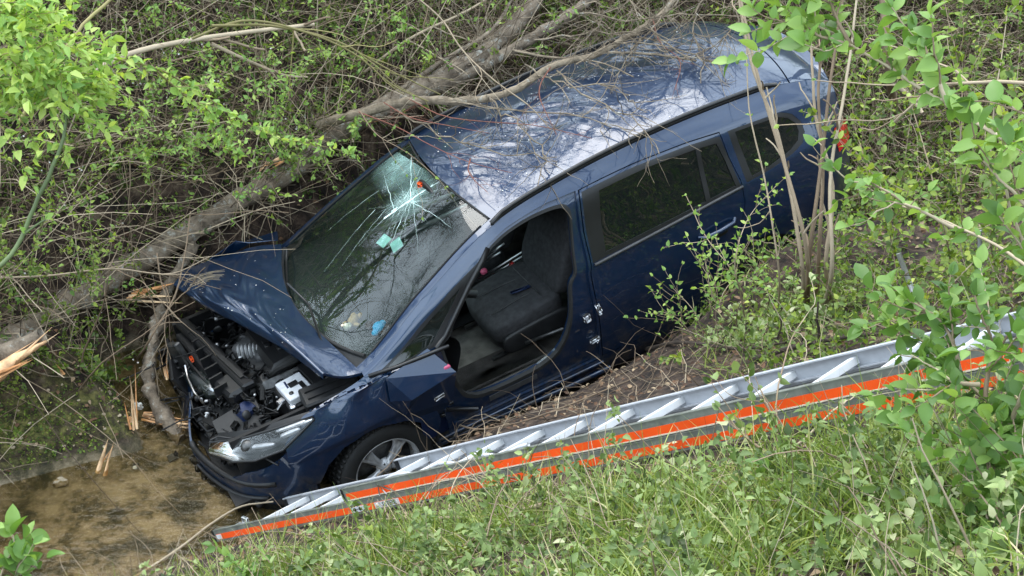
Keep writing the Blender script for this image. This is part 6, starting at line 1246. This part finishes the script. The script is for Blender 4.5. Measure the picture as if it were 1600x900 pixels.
# branches and whips of the far bank
def limb(label, pts, r, k=5, name='bare_branch', mt='twig', leafn=0): return bare(name, label, [list(pts)], r, k, leafn, mt, cat='branch', sl=(.15, .6))
limb('straight grey branch slanting behind the upper left foliage', [(-1.572, 0.728, 1.914), (-1.241, 0.923, 2.018), (-0.883, 1.161, 2.009), (-0.506, 1.379, 1.972), (-0.146, 1.589, 1.923)], (.020, .013), 5)
limb('brown branch forking down to the right below the top edge', [(-0.781, 1.238, 1.946), (-0.525, 1.344, 1.748), (-0.344, 1.482, 1.596), (-0.228, 1.567, 1.544)], (.013, .007), 4)
limb('upper olive whip arching down to the roof corner', [(-0.693, 0.934, 2.209), (-0.369, 1.120, 2.125), (0.014, 1.253, 1.966), (0.373, 1.320, 1.713), (0.710, 1.316, 1.534)], (.010, .004), 4, 'arching_whip', 'whip')
limb('lower olive whip arching beside the first one', [(-0.813, 0.888, 2.143), (-0.513, 1.046, 2.193), (-0.164, 1.101, 2.098), (0.181, 1.186, 1.870), (0.424, 1.156, 1.654), (0.678, 1.095, 1.567)], (.009, .004), 4, 'arching_whip', 'whip')
limb('thin pale branch curving down over the trunk from the top edge', [(0.482, 1.450, 2.247), (0.725, 1.330, 2.076), (0.854, 1.130, 1.965), (1.062, 0.921, 1.840), (1.306, 0.726, 1.736), (1.468, 0.621, 1.587)], (.006, .003), 4)
limb('long thin grey branch crossing the lower trunk', [(-1.939, -0.300, 1.143), (-1.592, -0.207, 1.102), (-1.235, -0.102, 1.077), (-0.948, -0.038, 0.995), (-0.737, 0.276, 0.919)], (.007, .003), 6)
limb('thin hanging twig in front of the hood', [(-1.033, 0.121, 1.047), (-1.005, 0.017, 0.899), (-0.965, -0.051, 0.801), (-0.981, -0.166, 0.637), (-0.941, -0.258, 0.506)], (.005, .002), 6)
limb('curved pale stem between the snapped stem and the hood', [(-1.354, 0.327, 0.051), (-1.079, -0.086, 0.577), (-0.962, 0.135, 0.718), (-0.924, 0.359, 0.864), (-0.929, 0.695, 0.995)], (.009, .004), 5)
limb('drooping thin twig over the windshield top corner', [(0.193, 0.904, 1.643), (0.336, 0.633, 1.604), (0.546, 0.476, 1.554), (0.711, 0.309, 1.490)], (.004, .0018), 5, leafn=3)
limb('upright brown trunk at the top right', [(4.216, 2.636, 0.682), (3.849, 1.944, 1.558), (3.817, 2.153, 1.857), (3.781, 2.362, 2.155)], (.035, .028), 3)
limb('leaning grey branch across the thicket at the top centre', [(0.054, 2.148, 1.257), (0.449, 2.088, 1.591), (0.906, 2.314, 1.738), (1.278, 2.447, 1.929)], (.012, .007), 6)
limb('dark curved branch in the upper right bushes', [(3.090, -2.528, 3.540), (2.973, -2.344, 3.454), (2.841, -2.181, 3.339), (2.746, -2.075, 3.141)], (.008, .004), 6, leafn=4)
# blossom petals shed on the car and the banks
bm_ = []; dd = []
for k in range(330):
    x, y = RNG.uniform(-3.3, -1.2), RNG.uniform(-.56, .56)
    if RNG.random() > .35+.65*(x+3.3)/2.1 and y > 0: continue
    bm_.append(c2w(Qroof(x, y))+[0, 0, .004]); dd.append(RNG.normal(0, 1, 3)*[1, 1, .15])
for k in range(34): bm_.append(c2w(hood_s(np.array([RNG.uniform(.3, 3.6)]), np.array([RNG.uniform(1, 3.9)]))[0])+[0, 0, .004]); dd.append(RNG.normal(0, 1, 3)*[1, 1, .15])
leafobj_ = leafobj('fallen_petals', bm_, dd, .009*RNG.uniform(.4, 1.3, len(bm_)), M['petal'], wr=.8, shape='s', droop=.05, upb=2); tag(leafobj_, 'tiny white petals and buds scattered on the roof and hood', 'petals', kind='stuff')
p = scatter(150, -3, 0, -.6, 2.2, farc); P = walk(p, RNG.normal(0, .4, (len(p), 3))+[0, 0, .7], .25, 3, .1); q = P[:, -1]; k = fbm(q[:, 0], q[:, 1], 1.1, 2, 60) > .05; q = np.repeat(q[k], 3, 0)+RNG.normal(0, .02, (k.sum()*3, 3))
tag(leafobj('blossom', q, RNG.normal(0, 1, q.shape), .016, M['petal'], wr=.9, shape='s', upb=.3), 'small white blossoms among the brambles on the far bank', 'blossom', kind='stuff')
# ------------------------------------------------------------------ bare trees standing on the banks above the picture, mirrored in the roof
def bigtree(loc, hgt, r, seed, label):
    rg = np.random.default_rng(seed); z = float(H(np.array(loc[0]), np.array(loc[1]), False)); root = empty('bare_tree', label, 'tree', (loc[0], loc[1], z-.1)); k = 18
    tp = walk(np.array([[0, 0, 0.]]), np.array([[loc[2], loc[3], 1.]]), hgt, k, .05, 0, rg)[0]; b = MB(); b.tube(tp, np.linspace(r, r*.25, k), n=10); b.build('trunk', M['bark2'], root)
    def kids(P, R, m, L0, lo, spread, up):
        N = len(P); i = rg.integers(int(P.shape[1]*lo), P.shape[1], (N, m)); n = np.arange(N)[:, None]; p0 = P[n, i].reshape(-1, 3); T = nrm(P[n, i]-P[n, np.maximum(i-1, 0)]).reshape(-1, 3)
        d = T*.5+rg.normal(0, spread, p0.shape)+[0, 0, up]; return walk(p0, d, rg.uniform(*L0, len(p0)), 8, .15, .01, rg), R[n, i].reshape(-1)
    A, ra = kids(tp[None], np.linspace(r, r*.25, k)[None], 26, (1.4, 3.4), .35, .7, .15); RA = np.minimum(ra*.5, .055)[:, None]*np.linspace(1, .35, 8)
    Bq, rb2 = kids(A, RA, 12, (.6, 1.7), .25, .6, .1); RB = (np.minimum(rb2, .02)*.6)[:, None]*np.linspace(1, .35, 8)
    Cq, rc = kids(Bq, RB, 14, (.25, .8), .2, .6, .05); RC = np.maximum(rc*.5, .003)[:, None]*np.linspace(1, .5, 8)
    tubeobj('limbs', A, RA, M['bark2'], root, 5); o = tubeobj('boughs', Bq, RB, M['bark2'], root, 3); o = tubeobj('twigs', Cq, RC, M['bark2'], root, 3); o['kind'] = 'stuff'
bigtree((-.6, 9.6, 0, -.22), 8.0, .16, 1, 'tall bare tree behind the thicket beyond the car, seen mirrored in the roof')
bigtree((3.4, 10.4, .0, -.25), 9.0, .18, 2, 'bare tree on the far bank behind the rear of the car, mirrored in the roof')
bigtree((6.8, 8.4, -.2, -.1), 8.0, .15, 3, 'bare tree on the bank to the upper right outside the frame')
bigtree((-4.6, 7.4, .25, -.05), 8.5, .17, 4, 'bare tree on the far bank to the upper left outside the frame')
bigtree((-7.2, 3.6, .12, .08), 8.0, .17, 6, 'bare tree left of the creek outside the frame, mirrored in the windshield')
bigtree((-6.4, .6, .05, .05), 7.0, .14, 7, 'slim bare tree left of the creek outside the frame')
bigtree((1.4, 12.6, 0, -.15), 10.0, .2, 5, 'farthest bare tree standing high on the far bank')
